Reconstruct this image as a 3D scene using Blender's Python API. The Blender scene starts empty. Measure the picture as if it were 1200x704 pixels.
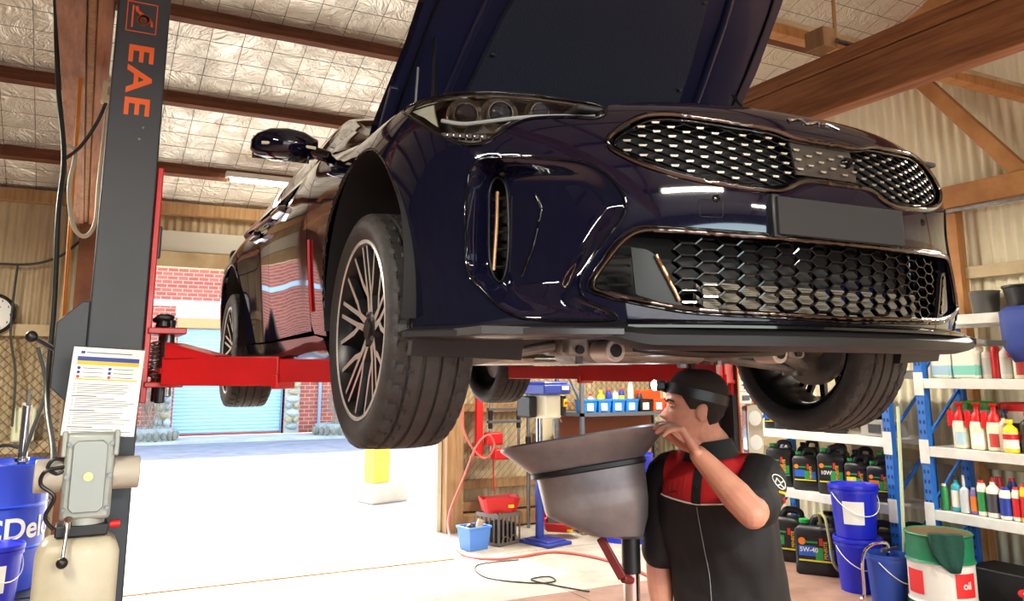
import bpy, bmesh, math, random
import numpy as np
from mathutils import Vector, Matrix, noise as mnoise
from mathutils.bvhtree import BVHTree
random.seed(7); rng = np.random.default_rng(7)
scene = bpy.context.scene; COL = scene.collection
R_ = math.radians
# ---------------- camera ----------------
FPX, PPY, HZ, CAMZ = 952.0, 265.0, 439.0, 1.7
PITCH = math.atan((HZ-PPY)/FPX); YAW = math.atan(505/math.hypot(FPX, HZ-PPY))
cam_d = bpy.data.cameras.new('camera'); cam = bpy.data.objects.new('camera', cam_d); COL.objects.link(cam)
cam_d.sensor_fit = 'HORIZONTAL'; cam_d.sensor_width = 36.0; cam_d.lens = 36.0*FPX/1200
cam_d.shift_y = -(352-PPY)/1200; cam_d.clip_start = .02; cam_d.clip_end = 200
cam.location = (0, 0, CAMZ); cam.rotation_euler = (math.pi/2+PITCH, 0, -YAW); scene.camera = cam
# ---------------- light ----------------
SUN_EL, SUN_AZ = R_(48), math.atan2(.138, -.99)          # direction the light travels in plan
w = bpy.data.worlds.new('sky'); scene.world = w; w.use_nodes = True
nt = w.node_tree; bg = nt.nodes['Background']
sky = nt.nodes.new('ShaderNodeTexSky'); sky.sky_type = 'NISHITA'; sky.sun_disc = False
sky.sun_elevation = SUN_EL; sky.sun_rotation = R_(352); sky.air_density = 1.0; sky.dust_density = 1.5
nt.links.new(sky.outputs[0], bg.inputs[0]); bg.inputs[1].default_value = 0.8
sd = bpy.data.lights.new('sun', 'SUN'); sun = bpy.data.objects.new('sun', sd); COL.objects.link(sun)
sd.energy = 6.5; sd.angle = R_(.6); sd.color = (1, .95, .86)
tr = Vector((math.cos(SUN_EL)*.138, -math.cos(SUN_EL)*.99, -math.sin(SUN_EL)))
sun.rotation_euler = tr.to_track_quat('-Z', 'Y').to_euler(); sun.location = (1, 30, 30)
vs = scene.view_settings
vs.view_transform = 'Standard'; vs.look = 'None'; vs.gamma = 1.0; vs.use_curve_mapping = False; vs.exposure = 0.9
TUBE_W = 130.0                                            # watts of one added fluorescent batten
# ---------------- helpers ----------------
def lin(c):
    c = [x/255 for x in c[:3]]; return tuple(x/12.92 if x <= .04045 else ((x+.055)/1.055)**2.4 for x in c)+(1,)
MATS = {}
def mat(name, col, rough=.5, metal=0., col2=None, nscale=4., namt=1., ncon=(.35, .65), bump=0., bscale=30., coat=0., spec=.5, stretch=None, emit=None, estr=0., trans=0., grain=0.):
    if name in MATS: return MATS[name]
    m = bpy.data.materials.new(name); MATS[name] = m; m.use_nodes = True; N = m.node_tree.nodes; L = m.node_tree.links
    b = N['Principled BSDF']; b.inputs['Base Color'].default_value = lin(col); b.inputs['Roughness'].default_value = rough
    b.inputs['Metallic'].default_value = metal; b.inputs['Coat Weight'].default_value = coat; b.inputs['Coat Roughness'].default_value = .03
    b.inputs['Specular IOR Level'].default_value = spec
    if trans: b.inputs['Transmission Weight'].default_value = trans
    if emit: b.inputs['Emission Color'].default_value = lin(emit); b.inputs['Emission Strength'].default_value = estr
    if col2 or bump:
        tc = N.new('ShaderNodeTexCoord'); vec = tc.outputs['Object']
        if stretch:
            mp = N.new('ShaderNodeMapping'); mp.inputs['Scale'].default_value = stretch; L.new(vec, mp.inputs[0]); vec = mp.outputs[0]
        if col2:
            n = N.new('ShaderNodeTexNoise'); n.inputs['Scale'].default_value = nscale; n.inputs['Detail'].default_value = 6; n.inputs['Roughness'].default_value = .62
            L.new(vec, n.inputs['Vector'])
            r = N.new('ShaderNodeValToRGB'); r.color_ramp.elements[0].position = ncon[0]; r.color_ramp.elements[1].position = ncon[1]
            r.color_ramp.elements[0].color = lin(col); r.color_ramp.elements[1].color = lin(col2); L.new(n.outputs['Fac'], r.inputs[0]); L.new(r.outputs[0], b.inputs['Base Color'])
        if bump:
            n2 = N.new('ShaderNodeTexNoise'); n2.inputs['Scale'].default_value = bscale; n2.inputs['Detail'].default_value = 5; L.new(vec, n2.inputs['Vector'])
            bp = N.new('ShaderNodeBump'); bp.inputs['Strength'].default_value = bump; bp.inputs['Distance'].default_value = .02
            L.new(n2.outputs['Fac'], bp.inputs['Height']); L.new(bp.outputs[0], b.inputs['Normal'])
    return m
def glassmat(name, col=(235, 240, 245), tint=.9, rough=.02, ior=1.45):
    if name in MATS: return MATS[name]
    m = bpy.data.materials.new(name); MATS[name] = m; m.use_nodes = True; N = m.node_tree.nodes; L = m.node_tree.links; N.remove(N['Principled BSDF'])
    t = N.new('ShaderNodeBsdfTransparent'); t.inputs[0].default_value = tuple(x*tint for x in lin(col)[:3])+(1,)
    g = N.new('ShaderNodeBsdfGlossy'); g.inputs['Roughness'].default_value = rough
    fr = N.new('ShaderNodeFresnel'); fr.inputs[0].default_value = ior; mx = N.new('ShaderNodeMixShader')
    L.new(fr.outputs[0], mx.inputs[0]); L.new(t.outputs[0], mx.inputs[1]); L.new(g.outputs[0], mx.inputs[2]); L.new(mx.outputs[0], N['Material Output'].inputs[0]); return m
def tr_rows(M, V):
    A = np.array(M, float); V = np.asarray(V, float); return V@A[:3, :3].T+A[:3, 3]
class MB:
    def __init__(s): s.v = []; s.f = []; s.m = []; s.n = 0
    def add(s, V, F, m=0, M=None):
        V = np.asarray(V, float).reshape(-1, 3)
        if M is not None: V = tr_rows(M, V)
        s.v.append(V); o = s.n; s.f += [tuple(i+o for i in q) for q in F]; s.m += [m]*len(F); s.n += len(V); return s
    def box(s, c, d, m=0, M=None, rz=0):
        x, y, z = [q/2 for q in d]; V = np.array([(-x,-y,-z),(x,-y,-z),(x,y,-z),(-x,y,-z),(-x,-y,z),(x,-y,z),(x,y,z),(-x,y,z)])
        if rz: k, q = math.cos(rz), math.sin(rz); V = np.stack([V[:,0]*k-V[:,1]*q, V[:,0]*q+V[:,1]*k, V[:,2]], 1)
        return s.add(V+np.array(c, float), [(0,3,2,1),(4,5,6,7),(0,1,5,4),(1,2,6,5),(2,3,7,6),(3,0,4,7)], m, M)
    def b2(s, x0, x1, y0, y1, z0, z1, m=0, M=None): return s.box(((x0+x1)/2, (y0+y1)/2, (z0+z1)/2), (x1-x0, y1-y0, z1-z0), m, M)
    def beam(s, p, q, wd, hd, m=0, up=(0, 0, 1)):
        p = Vector(p); q = Vector(q); d = (q-p); l = d.length; d.normalize(); u = Vector(up); sx = d.cross(u)
        if sx.length < 1e-4: sx = d.cross(Vector((1, 0, 0)))
        sx.normalize(); u = sx.cross(d); M = Matrix((sx, d, u)).transposed().to_4x4(); M.translation = (p+q)/2
        return s.box((0, 0, 0), (wd, l, hd), m, M)
    def loft(s, rings, m=0, cap=True, M=None, closed=True, capm=None):
        n = len(rings[0]); V = np.concatenate([np.asarray(r, float) for r in rings]); F = []
        for i in range(len(rings)-1):
            for j in range(n if closed else n-1):
                k = (j+1) % n; F.append((i*n+j, i*n+k, (i+1)*n+k, (i+1)*n+j))
        if cap:
            s.add(V, F, m, M); o = s.n-len(V)
            s.f += [tuple(o+j for j in range(n-1, -1, -1)), tuple(o+(len(rings)-1)*n+j for j in range(n))]; s.m += [m if capm is None else capm]*2; return s
        return s.add(V, F, m, M)
    def cyl(s, p, q, r, r2=None, n=16, m=0, cap=True, M=None):
        p = np.array(p, float); q = np.array(q, float); r2 = r if r2 is None else r2; d = q-p; d = d/np.linalg.norm(d)
        a = np.cross(d, (0, 0, 1) if abs(d[2]) < .9 else (1, 0, 0)); a /= np.linalg.norm(a); b = np.cross(d, a); t = np.linspace(0, 2*np.pi, n, endpoint=False)[:, None]
        c = np.cos(t)*a+np.sin(t)*b; return s.loft([p+c*r, q+c*r2], m, cap, M)
    def lathe(s, prof, n=24, m=0, M=None, cap=True, mats=None):
        t = np.linspace(0, 2*np.pi, n, endpoint=False); rings = [np.stack([r*np.cos(t), r*np.sin(t), np.full(n, z)], 1) for r, z in prof]
        if mats is None: return s.loft(rings, m, cap, M)
        for i in range(len(rings)-1): s.loft(rings[i:i+2], mats[i], False, M)
        if cap:
            s.add(rings[0], [tuple(range(n-1, -1, -1))], mats[0], M); s.add(rings[-1], [tuple(range(n))], mats[-1], M)
        return s
    def tube(s, path, r, n=8, m=0, closed=False, M=None, cap=True, rr=None):
        P = np.asarray(path, float); k = len(P); T = np.gradient(P, axis=0) if not closed else np.roll(P, -1, 0)-np.roll(P, 1, 0)
        T /= np.linalg.norm(T, axis=1)[:, None]+1e-12; u = np.cross(T[0], (0, 0, 1) if abs(T[0][2]) < .9 else (1, 0, 0)); u /= np.linalg.norm(u); rings = []
        t = np.linspace(0, 2*np.pi, n, endpoint=False)[:, None]
        for i in range(k):
            u = u-T[i]*(u@T[i]); u /= np.linalg.norm(u)+1e-12; b = np.cross(T[i], u); q = r if rr is None else rr[i]; rings.append(P[i]+(np.cos(t)*u+np.sin(t)*b)*q)
        if closed: rings.append(rings[0]); cap = False
        return s.loft(rings, m, cap, M)
    def prism(s, poly, z0, z1, m=0, M=None, capm=None):
        a = [(x, y, z0) for x, y in poly]; b = [(x, y, z1) for x, y in poly]; return s.loft([a, b], m, True, M, True, capm)
    def ell(s, c, r, n=16, k=10, m=0, M=None):
        rings = [];
        for i in range(k+1):
            p = -math.pi/2+math.pi*i/k; q = max(math.cos(p), 1e-3); t = np.linspace(0, 2*np.pi, n, endpoint=False)
            rings.append(np.stack([c[0]+r[0]*q*np.cos(t), c[1]+r[1]*q*np.sin(t), np.full(n, c[2]+r[2]*math.sin(p))], 1))
        return s.loft(rings, m, True, M)
    def grid(s, A, m=0, M=None, flip=False):
        A = np.asarray(A, float); a, b = A.shape[:2]; i = np.arange(a*b).reshape(a, b)
        F = np.stack([i[:-1, :-1], i[1:, :-1], i[1:, 1:], i[:-1, 1:]], -1).reshape(-1, 4)
        if flip: F = F[:, ::-1]
        return s.add(A.reshape(-1, 3), [tuple(map(int, q)) for q in F], m, M)
    def mesh(s, name, smooth=40):
        me = bpy.data.meshes.new(name); me.from_pydata([tuple(r) for r in (np.concatenate(s.v) if s.v else [])], [], s.f)
        if len(set(s.m)) > 1: me.polygons.foreach_set('material_index', s.m)
        if smooth is not None:
            me.polygons.foreach_set('use_smooth', [True]*len(s.f)); me.update(); me.set_sharp_from_angle(angle=R_(smooth))
        me.update(); return me
    def build(s, name, mats, parent=None, smooth=40, bev=0, loc=None, rot=None, norm=False):
        me = s.mesh(name, smooth)
        if norm:
            bm = bmesh.new(); bm.from_mesh(me); bmesh.ops.recalc_face_normals(bm, faces=bm.faces); bm.to_mesh(me); bm.free()
        for q in (mats if isinstance(mats, (list, tuple)) else [mats]): me.materials.append(q)
        o = bpy.data.objects.new(name, me); COL.objects.link(o)
        if parent is not None: o.parent = parent
        if loc is not None: o.location = loc
        if rot is not None: o.rotation_euler = rot
        if bev:
            b = o.modifiers.new('bevel', 'BEVEL'); b.width = bev; b.segments = 2; b.limit_method = 'ANGLE'; b.angle_limit = R_(40)
        return o
def tag(o, label=None, cat=None, group=None, kind=None):
    if label: o['label'] = label
    if cat: o['category'] = cat
    if group: o['group'] = group
    if kind: o['kind'] = kind
    return o
def thing(name, label, cat, loc=(0, 0, 0), rz=0, group=None):
    o = bpy.data.objects.new(name, None); o.empty_display_size = .05; COL.objects.link(o); o.location = loc; o.rotation_euler = (0, 0, rz); return tag(o, label, cat, group)
def dup(o, loc=None, rz=None, label=None, parent=None):
    c = o.copy(); COL.objects.link(c)
    if parent is not None: c.parent = parent
    if loc is not None: c.location = loc
    if rz is not None: c.rotation_euler = (0, 0, rz)
    if label: c['label'] = label
    for ch in list(o.children): dup(ch, parent=c)
    return c
def smooth_path(P, k=8, closed=False):
    P = np.asarray(P, float); n = len(P); out = []
    for i in range(n if closed else n-1):
        a, b, c, d = (P[(i-1) % n], P[i], P[(i+1) % n], P[(i+2) % n]) if closed else (P[max(i-1, 0)], P[i], P[i+1], P[min(i+2, n-1)])
        for t in np.linspace(0, 1, k, endpoint=False): out.append(.5*((2*b)+(c-a)*t+(2*a-5*b+4*c-d)*t*t+(3*b-a-3*c+d)*t**3))
    if not closed: out.append(P[-1])
    return np.array(out)
def text_obj(body, size, m, parent, name, loc, rot, ext=.001, bold=True, align='CENTER', sx=1.0):
    cu = bpy.data.curves.new(name, 'FONT'); cu.body = body; cu.size = size; cu.extrude = ext; cu.align_x = align; cu.align_y = 'CENTER'
    if bold: cu.offset = size*.022
    o = bpy.data.objects.new(name, cu); COL.objects.link(o); me = bpy.data.meshes.new_from_object(o.evaluated_get(bpy.context.evaluated_depsgraph_get()))
    bpy.data.objects.remove(o); me.materials.append(m); o = bpy.data.objects.new(name, me); COL.objects.link(o); o.parent = parent; o.location = loc; o.rotation_euler = rot; o.scale = (sx, 1, 1); return o
# ---------------- materials ----------------
M_paint = mat('navy_black_paint', (12, 12, 30), .035, 0, spec=.65)
M_gloss = mat('gloss_black', (8, 8, 12), .06)
M_satin = mat('satin_black_plastic', (16, 16, 18), .45, spec=.35)
M_dark = mat('dark_void', (10, 10, 11), .7)
M_darkplastic = mat('dark_plastic', (28, 28, 30), .55, bump=.1, bscale=200)
M_rubber = mat('tyre_rubber', (38, 36, 37), .62, col2=(58, 55, 54), nscale=9, bump=.15, bscale=120)
M_chrome = mat('chrome', (215, 215, 218), .08, 1)
M_darkchrome = mat('dark_chrome', (96, 88, 84), .16, 1)
M_copper = mat('warm_metal', (225, 175, 130), .25, .9)
M_alu = mat('machined_alloy', (214, 206, 200), .28, .45)
M_steel = mat('bare_steel', (150, 150, 152), .35, .9, col2=(110, 110, 112), nscale=6)
M_castalu = mat('cast_aluminium', (150, 146, 138), .5, .55, col2=(112, 108, 100), nscale=7, bump=.2, bscale=40)
M_red = mat('lift_red', (205, 22, 24), .38, col2=(178, 14, 18), nscale=3, coat=.2)
M_col = mat('lift_charcoal', (58, 62, 68), .45, col2=(50, 54, 60), nscale=2)
M_orange = mat('orange_print', (240, 100, 30), .5)
M_white = mat('white_paint', (232, 232, 226), .45)
M_black = mat('black_plastic', (20, 20, 22), .4)
M_blue = mat('rack_blue', (36, 104, 190), .45)
M_deepblue = mat('deep_blue_plastic', (24, 36, 190), .35)
M_rackwhite = mat('rack_shelf_white', (226, 226, 218), .5, col2=(205, 204, 196), nscale=5)
M_paper = mat('paper_white', (236, 236, 230), .7)
M_yellow = mat('yellow', (240, 200, 30), .5)
M_green = mat('green_cap', (20, 165, 70), .4)
M_redp = mat('red_plastic', (205, 26, 28), .4)
M_glow = mat('tube_glow', (255, 250, 240), .4, emit=(255, 247, 228), estr=40.0)
M_wood = mat('old_hardwood', (182, 122, 74), .7, col2=(116, 68, 38), nscale=3, stretch=(9, .6, 9), bump=.35, bscale=8, ncon=(.3, .7))
M_woodpale = mat('pale_timber', (176, 140, 98), .75, col2=(136, 98, 62), nscale=3, stretch=(9, 9, .7), bump=.2, bscale=10, ncon=(.3, .7))
M_woodpaint = mat('painted_timber', (196, 178, 142), .7, col2=(170, 146, 108), nscale=3)
# ================= the building =================
YB, XR, RM, RZ0 = 8.85, 6.70, .36, 3.45          # back wall, right wall, roof pitch, roof height at back wall
YRIDGE = 2.4
def roofz(Y): return RZ0+RM*(YB-Y) if Y > YRIDGE else RZ0+RM*(YB-YRIDGE)-RM*(YRIDGE-Y)
M_iron = mat('corrugated_iron', (236, 228, 202), .5, .05, col2=(220, 210, 178), nscale=1.6, stretch=(1, 1, .5), bump=.05)
M_ironold = mat('old_corrugated_iron', (200, 184, 150), .55, .1, col2=(164, 142, 106), nscale=2.5, stretch=(1, 1, .3))
M_irongrey = mat('grey_corrugated_iron', (104, 108, 118), .5, .2, col2=(84, 88, 98), nscale=2.2)
M_concrete = mat('concrete_floor', (196, 188, 172), .7, col2=(166, 156, 142), nscale=2.4, bump=.12, bscale=60)
M_paintfloor = mat('worn_floor_paint', (166, 130, 112), .6, col2=(138, 104, 88), nscale=3, bump=.1, bscale=60)
M_drive = mat('driveway_concrete', (205, 198, 184), .85, col2=(176, 168, 154), nscale=1.2, bump=.2, bscale=40)
M_road = mat('asphalt', (140, 138, 134), .9, col2=(118, 116, 114), nscale=2, bump=.2, bscale=90)
def foilmat():
    m = mat('foil_insulation', (236, 232, 220), .35, .6); N = m.node_tree.nodes; L = m.node_tree.links; b = N['Principled BSDF']
    tc = N.new('ShaderNodeTexCoord'); n1 = N.new('ShaderNodeTexNoise'); n1.inputs['Scale'].default_value = 3.2; n1.inputs['Detail'].default_value = 8; n1.inputs['Distortion'].default_value = 1.6
    v = N.new('ShaderNodeTexVoronoi'); v.inputs['Scale'].default_value = 5; v.feature = 'DISTANCE_TO_EDGE'
    mx = N.new('ShaderNodeMath'); mx.operation = 'ADD'; L.new(tc.outputs['Object'], n1.inputs['Vector']); L.new(n1.outputs['Color'], v.inputs['Vector'])
    L.new(n1.outputs['Fac'], mx.inputs[0]); L.new(v.outputs['Distance'], mx.inputs[1])
    bp = N.new('ShaderNodeBump'); bp.inputs['Strength'].default_value = .55; bp.inputs['Distance'].default_value = .05; L.new(mx.outputs[0], bp.inputs['Height']); L.new(bp.outputs[0], b.inputs['Normal']); return m
M_foil = foilmat()
# floor: slabs with open joints
fl = MB().b2(-6, XR, -5, YB+.1, -.2, -.012).build('floor', mat('joint_dirt', (70, 62, 54), .9)); tag(fl, kind='structure')
xs = [-6, -2.6, .6, 3.6, XR]; ys = [-5, -1.6, 2.3, 5.9, 7.37]
for i in range(4):
    for j in range(4):
        MB().b2(xs[i]+.004, xs[i+1]-.004, ys[j]+.004, ys[j+1]-.004, -.1, 0).build('slab', M_paintfloor if ys[j+1] < 7 and not (j == 3 and i < 3) else M_concrete, fl, None)
MB().b2(-6, 3.25, 7.47, YB+.1, -.1, 0).build('slab', M_concrete, fl, None); MB().b2(3.26, XR, 7.38, YB+.1, -.1, 0).build('slab', M_concrete, fl, None)
MB().b2(-6, 3.25, 7.385, 7.455, -.06, .006).build('floor_strip', M_woodpale, fl, None)
# outside ground
g = MB().b2(-30, 40, YB+.1, 18.2, -.2, -.03).build('driveway', M_drive); tag(g, kind='structure')
g = MB().b2(-30, 40, 18.2, 23.1, -.25, -.06).build('road', M_road); tag(g, kind='structure')
def corr(path0, path1, amp=.011, pitch=.076, nrm=(0, 1, 0), topf=None, z0=0., z1=3.):
    p = np.array(path0, float); q = np.array(path1, float); l = np.linalg.norm(q-p); n = int(l/pitch*6)
    t = np.linspace(0, 1, n); P = p+(q-p)*t[:, None]; off = amp*np.cos(t*l/pitch*2*np.pi)[:, None]*np.array(nrm)
    zt = np.array([topf(x) for x in P]) if topf else np.full(n, z1); A = []
    for k in np.linspace(0, 1, 4): A.append(np.stack([P[:, 0]+off[:, 0], P[:, 1]+off[:, 1], z0+(zt-z0)*k], 1))
    return np.array(A)
XO0, XO1, ZH = .12, 3.62, 2.77                     # doorway
wb = MB()
wb.grid(corr((-6, YB, 0), (XO0-.1, YB, 0), z1=RZ0)); wb.grid(corr((XO1+.1, YB, 0), (XR, YB, 0), z1=RZ0)); wb.grid(corr((XO0-.1, YB, 0), (XO1+.1, YB, 0), z0=3.1, z1=RZ0))
wb = wb.build('wall_back', M_ironold, None, 60); tag(wb, kind='structure')
def wpart(name, m, *bs, bev=.004, par=None):
    b = MB()
    for q in bs: b.b2(*q)
    return b.build(name, m, wb if par is None else par, bev=bev)
wpart('header', mat('header_flashing', (196, 194, 182), .5), (XO0-.1, XO1+.1, YB-.06, YB+.05, 2.93, 3.14)); wpart('header_board', M_woodpaint, (XO0-.1, XO1+.1, YB-.08, YB+.06, ZH, 2.925))
wpart('wall_plate', M_woodpale, (-6, XR, YB-.14, YB-.02, 3.3, 3.42))
wpart('post', M_woodpale, (3.66, 3.86, 8.56, 8.78, 0, 3.3)); wpart('jamb_sheet', M_iron, (3.60, 3.655, 8.70, 9.15, 0, 2.77))
wpart('post', mat('brown_post', (122, 74, 46), .7, col2=(96, 54, 32)), (-.12, .07, 8.56, 8.80, 0, 3.3))
for z in (.18, .42, 1.27, 2.25): wpart('girt', M_woodpale if z < 2 else M_woodpaint, (3.87, XR, 8.76, 8.835, z, z+.10))
for z in (1.0, 2.05): wpart('girt', M_woodpaint, (-6, -.13, 8.76, 8.835, z, z+.11))
wpart('sill_board', M_woodpale, (3.87, XR, 8.6, 8.76, .02, .16))
# diamond mesh in front of the iron
def meshwire(name, x0, x1, z0, z1, y, parent):
    b = MB(); s = .085; k = (z1-z0); n = int((x1-x0+k)/s)
    for i in range(n):
        for d in (1, -1):
            a = x0+i*s-(k if d > 0 else 0); e0, e1 = (a, a+k) if d > 0 else (a+k, a)
            t0, t1 = 0., 1.; dx = e1-e0; lo, hi = sorted(((x0-e0)/dx, (x1-e0)/dx)); t0 = max(t0, lo); t1 = min(t1, hi)
            if t1-t0 < .02: continue
            b.cyl((e0+dx*t0, y, z0+k*t0), (e0+dx*t1, y, z0+k*t1), .0028, n=4, cap=False)
    return tag(b.build(name, mat('rusty_wire', (120, 104, 78), .6, .5), parent, 60), kind='stuff')
meshwire('wire_mesh', 3.88, XR, .5, 2.2, 8.75, wb); meshwire('wire_mesh', -2.2, -.14, .4, 2.05, 8.75, wb)
# right gable wall
wr = MB(); wr.grid(corr((XR, YB, 0), (XR, -5, 0), .017, .10, nrm=(1, 0, 0), topf=lambda p: roofz(p[1])), flip=True)
wr = wr.build('wall_right', M_iron, None, 60); tag(wr, kind='structure')
def rbeam(name, p, q, wd, hd, m): return MB().beam(p, q, wd, hd).build(name, m, wr, bev=.004)
M_brace = mat('warm_pine', (190, 138, 84), .7, col2=(160, 108, 60), nscale=3, stretch=(9, 1, 1))
rbeam('bottom_chord', (6.52, 8.8, 3.20), (6.52, -5, 3.20), .09, .19, M_brace); rbeam('rail', (6.62, 8.8, 2.55), (6.62, -5, 2.55), .06, .10, M_woodpaint); rbeam('rail', (6.62, 8.8, 1.0), (6.62, -5, 1.0), .06, .10, M_woodpaint)
rbeam('strut', (6.53, 4.75, 4.65), (6.53, 3.70, 3.28), .07, .13, M_brace); rbeam('strut', (6.53, 5.3, 3.26), (6.53, 6.35, 4.3), .07, .13, M_brace); rbeam('strut', (6.53, 2.4, 4.4), (6.53, 1.3, 3.28), .07, .13, M_brace)
rbeam('rafter', (6.55, 8.8, roofz(8.8)-.1), (6.55, 2.4, roofz(2.4)-.1), .07, .14, M_brace); rbeam('post', (6.58, 4.35, 0), (6.58, 4.35, 3.2), .1, .1, M_brace)
rbeam('post', (6.58, 1.2, 0), (6.58, 1.2, 3.2), .1, .1, M_brace)
rbeam('brace', (6.62, 3.62, 3.90), (3.6, 3.62, 3.90), .10, .07, M_brace); rbeam('brace_pipe', (6.62, 3.57, 3.945), (3.6, 3.57, 3.945), .035, .035, M_woodpaint); rbeam('conduit', (6.46, 6, 3.08), (6.46, 1, 3.06), .03, .03, M_steel)
wl = MB().grid(corr((-6, -5, 0), (-6, YB, 0), nrm=(1, 0, 0), topf=lambda p: roofz(p[1]))).build('wall_left', M_irongrey, None, 60); tag(wl, kind='structure')
wf = MB(); wf.grid(corr((XR, -5, 0), (4.2, -5, 0), z1=roofz(-5))); wf.grid(corr((-1.6, -5, 0), (-6, -5, 0), z1=roofz(-5))); wf.grid(corr((4.2, -5, 0), (-1.6, -5, 0), z0=2.75, z1=roofz(-5)))
wf = wf.build('wall_front', M_irongrey, None, 60); tag(wf, kind='structure')
g = MB().b2(-30, 40, -30, -5.05, -.2, -.03).build('rear_yard', M_drive); tag(g, kind='structure')
# roof: foil blanket bulging between purlins
PUR = [8.16, 7.13, 6.16, 5.10, 4.1, 3.1]
def foil(y0, y1):
    nx, ny = 200, 120; X = np.linspace(-6, XR, nx); Y = np.linspace(y0, y1, ny); XX, YY = np.meshgrid(X, Y, indexing='ij')
    Z = np.vectorize(roofz)(YY); ph = np.abs(((YY-8.16)/1.03) % 1-.5)*2; sag = .045*(1-ph**2)
    nz = np.array([[mnoise.noise((x*1.7, y*2.3, 3.1))*.018+mnoise.noise((x*6.1, y*5.3, 9.1))*.006 for y in Y] for x in X])
    return np.stack([XX, YY, Z-.012-sag*.6+nz], -1)
cl = MB(); cl.grid(foil(YB+.25, YRIDGE)); cl.grid(foil(YRIDGE, -5.1)); cl = cl.build('ceiling', M_foil, None, 80); tag(cl, kind='structure')
MB().add([(-6.2, YB+.35, roofz(YB+.35)+.10), (XR+.2, YB+.35, roofz(YB+.35)+.10), (XR+.2, YRIDGE, roofz(YRIDGE)+.10), (-6.2, YRIDGE, roofz(YRIDGE)+.10), (-6.2, -5.3, roofz(-5.3)+.10), (XR+.2, -5.3, roofz(-5.3)+.10)], [(0, 1, 2, 3), (3, 2, 5, 4)]).build('roof_sheet', M_steel, cl)
M_purlin = mat('purlin_wood', (128, 76, 48), .75, col2=(78, 42, 26), nscale=3, stretch=(.6, 9, 9), bump=.3, bscale=8, ncon=(.3, .7))
for y in PUR+[1.4, .2, -1, -2.2, -3.4]:
    MB().box((0, 0, 0), (XR+6, .062, .12)).build('purlin', M_purlin, cl, bev=.004, loc=((XR-6)/2, y, roofz(y)-.075), rot=(math.atan(-RM) if y > YRIDGE else math.atan(RM), 0, 0))
nw = MB()
for x in np.arange(-5.8, XR, .24): nw.cyl((x, YB, roofz(YB)-.068), (x, YRIDGE, roofz(YRIDGE)-.068), .0026, n=4, cap=False)
for y in np.arange(YRIDGE, YB, .2): nw.cyl((-6, y, roofz(y)-.068), (XR, y, roofz(y)-.068), .0026, n=4, cap=False)
tag(nw.build('wire_netting', mat('netting_wire', (110, 104, 92), .5, .6), cl, 60), kind='stuff')
# trusses (tie beams run front to back)
M_rough = mat('rough_sawn', (186, 142, 112), .8, col2=(122, 84, 62), nscale=4, stretch=(5, .8, 5), bump=.6, bscale=9, ncon=(.25, .75))
def tbeam(name, x0, x1, z0, z1, m, y0=-5, y1=8.8): return MB().b2(x0, x1, y0, y1, z0, z1).build(name, m, cl, bev=.008)
tbeam('tie_beam', 3.46, 3.56, 3.10, 3.33, M_wood); tbeam('tie_beam', 3.46, 3.56, 3.335, 3.42, M_wood)
tbeam('tie_beam', -.205, -.10, 3.10, 3.32, M_rough); tbeam('packer', -.098, -.062, 3.12, 3.30, M_woodpale); tbeam('tie_beam', -.06, 0.0, 3.10, 3.30, M_wood)
MB().box((3.40, 2.90, 3.475), (.11, .13, .11)).build('packer_block', M_woodpale, cl, bev=.006)
for x in (-.1, 3.51):
    MB().beam((x, 8.75, 3.45), (x, YRIDGE, roofz(YRIDGE)-.2), .07, .15).build('rafter', M_wood, cl, bev=.005); MB().beam((x, -4, 3.4), (x, YRIDGE, roofz(YRIDGE)-.2), .07, .15).build('rafter', M_wood, cl, bev=.005)
    if x < 0: MB().beam((x, YRIDGE, 3.3), (x, YRIDGE, roofz(YRIDGE)-.1), .1, .1).build('king_post', M_wood, cl, bev=.005)
for k, (y, rr) in enumerate(((2.84, .010),)):
    MB().cyl((3.44, y, 3.43), (3.46, y-.02, 5.5), rr, n=8).build('conduit_pipe', mat('tan_pipe', (176, 132, 92), .5), cl); MB().cyl((3.40, 2.80, 3.44), (3.62, 2.80, 3.435), .014, n=10).build('pipe_stub', M_steel, cl)
# fluorescent battens
def batten(loc, rz, label, L=1.2, on=1.):
    t = thing('fluorescent_batten', label, 'light fitting', loc, rz, 'fluorescent battens under the roof')
    MB().b2(-L/2, L/2, -.05, .05, 0, .055).build('tray', M_white, t, bev=.006); MB().cyl((-L/2+.03, 0, -.022), (L/2-.03, 0, -.022), .014, n=10).build('tube', M_glow, t)
    for s in (-1, 1): MB().b2(s*(L/2-.03)-.012, s*(L/2-.03)+.012, -.02, .02, -.04, .002).build('tube_holder', M_white, t)
    if on:
        ld = bpy.data.lights.new('batten_light', 'AREA'); ld.shape = 'RECTANGLE'; ld.size = L-.1; ld.size_y = .05; ld.energy = TUBE_W*on; ld.color = (1, .93, .80)
        lo = bpy.data.objects.new('batten_light', ld); COL.objects.link(lo); lo.parent = t; lo.location = (0, 0, -.045)
    return t
batten((1.52, 7.98, 3.56), 0, 'white fluorescent batten under the foil roof beyond the wing mirror', .9, False)
for i, (x, y, z, r, on) in enumerate(((4.9, 1.6, 3.05, 1.57, .5), (5.0, 5.2, 3.05, 1.57, .2), (1.2, -1.4, 3.0, 0, 1.), (5.0, 7.2, 3.0, 0, .5), (-1.5, 5.6, 3.05, 1.57, .9), (3.3, -2.6, 3.0, 0, 1.), (-1.1, .9, 3.05, 1.57, .4))):  # battens out of view, added as fill to brighten the interior
    batten((x, y, z), r, ['white fluorescent batten above the racking by the gable wall', 'white fluorescent batten above the oil containers', 'white fluorescent batten in front of the raised car', 'white fluorescent batten above the drill press', 'white fluorescent batten near the wall clock', 'white fluorescent batten near the front doorway', 'white fluorescent batten above the lift motor side'][i], 1.2, on)
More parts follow.
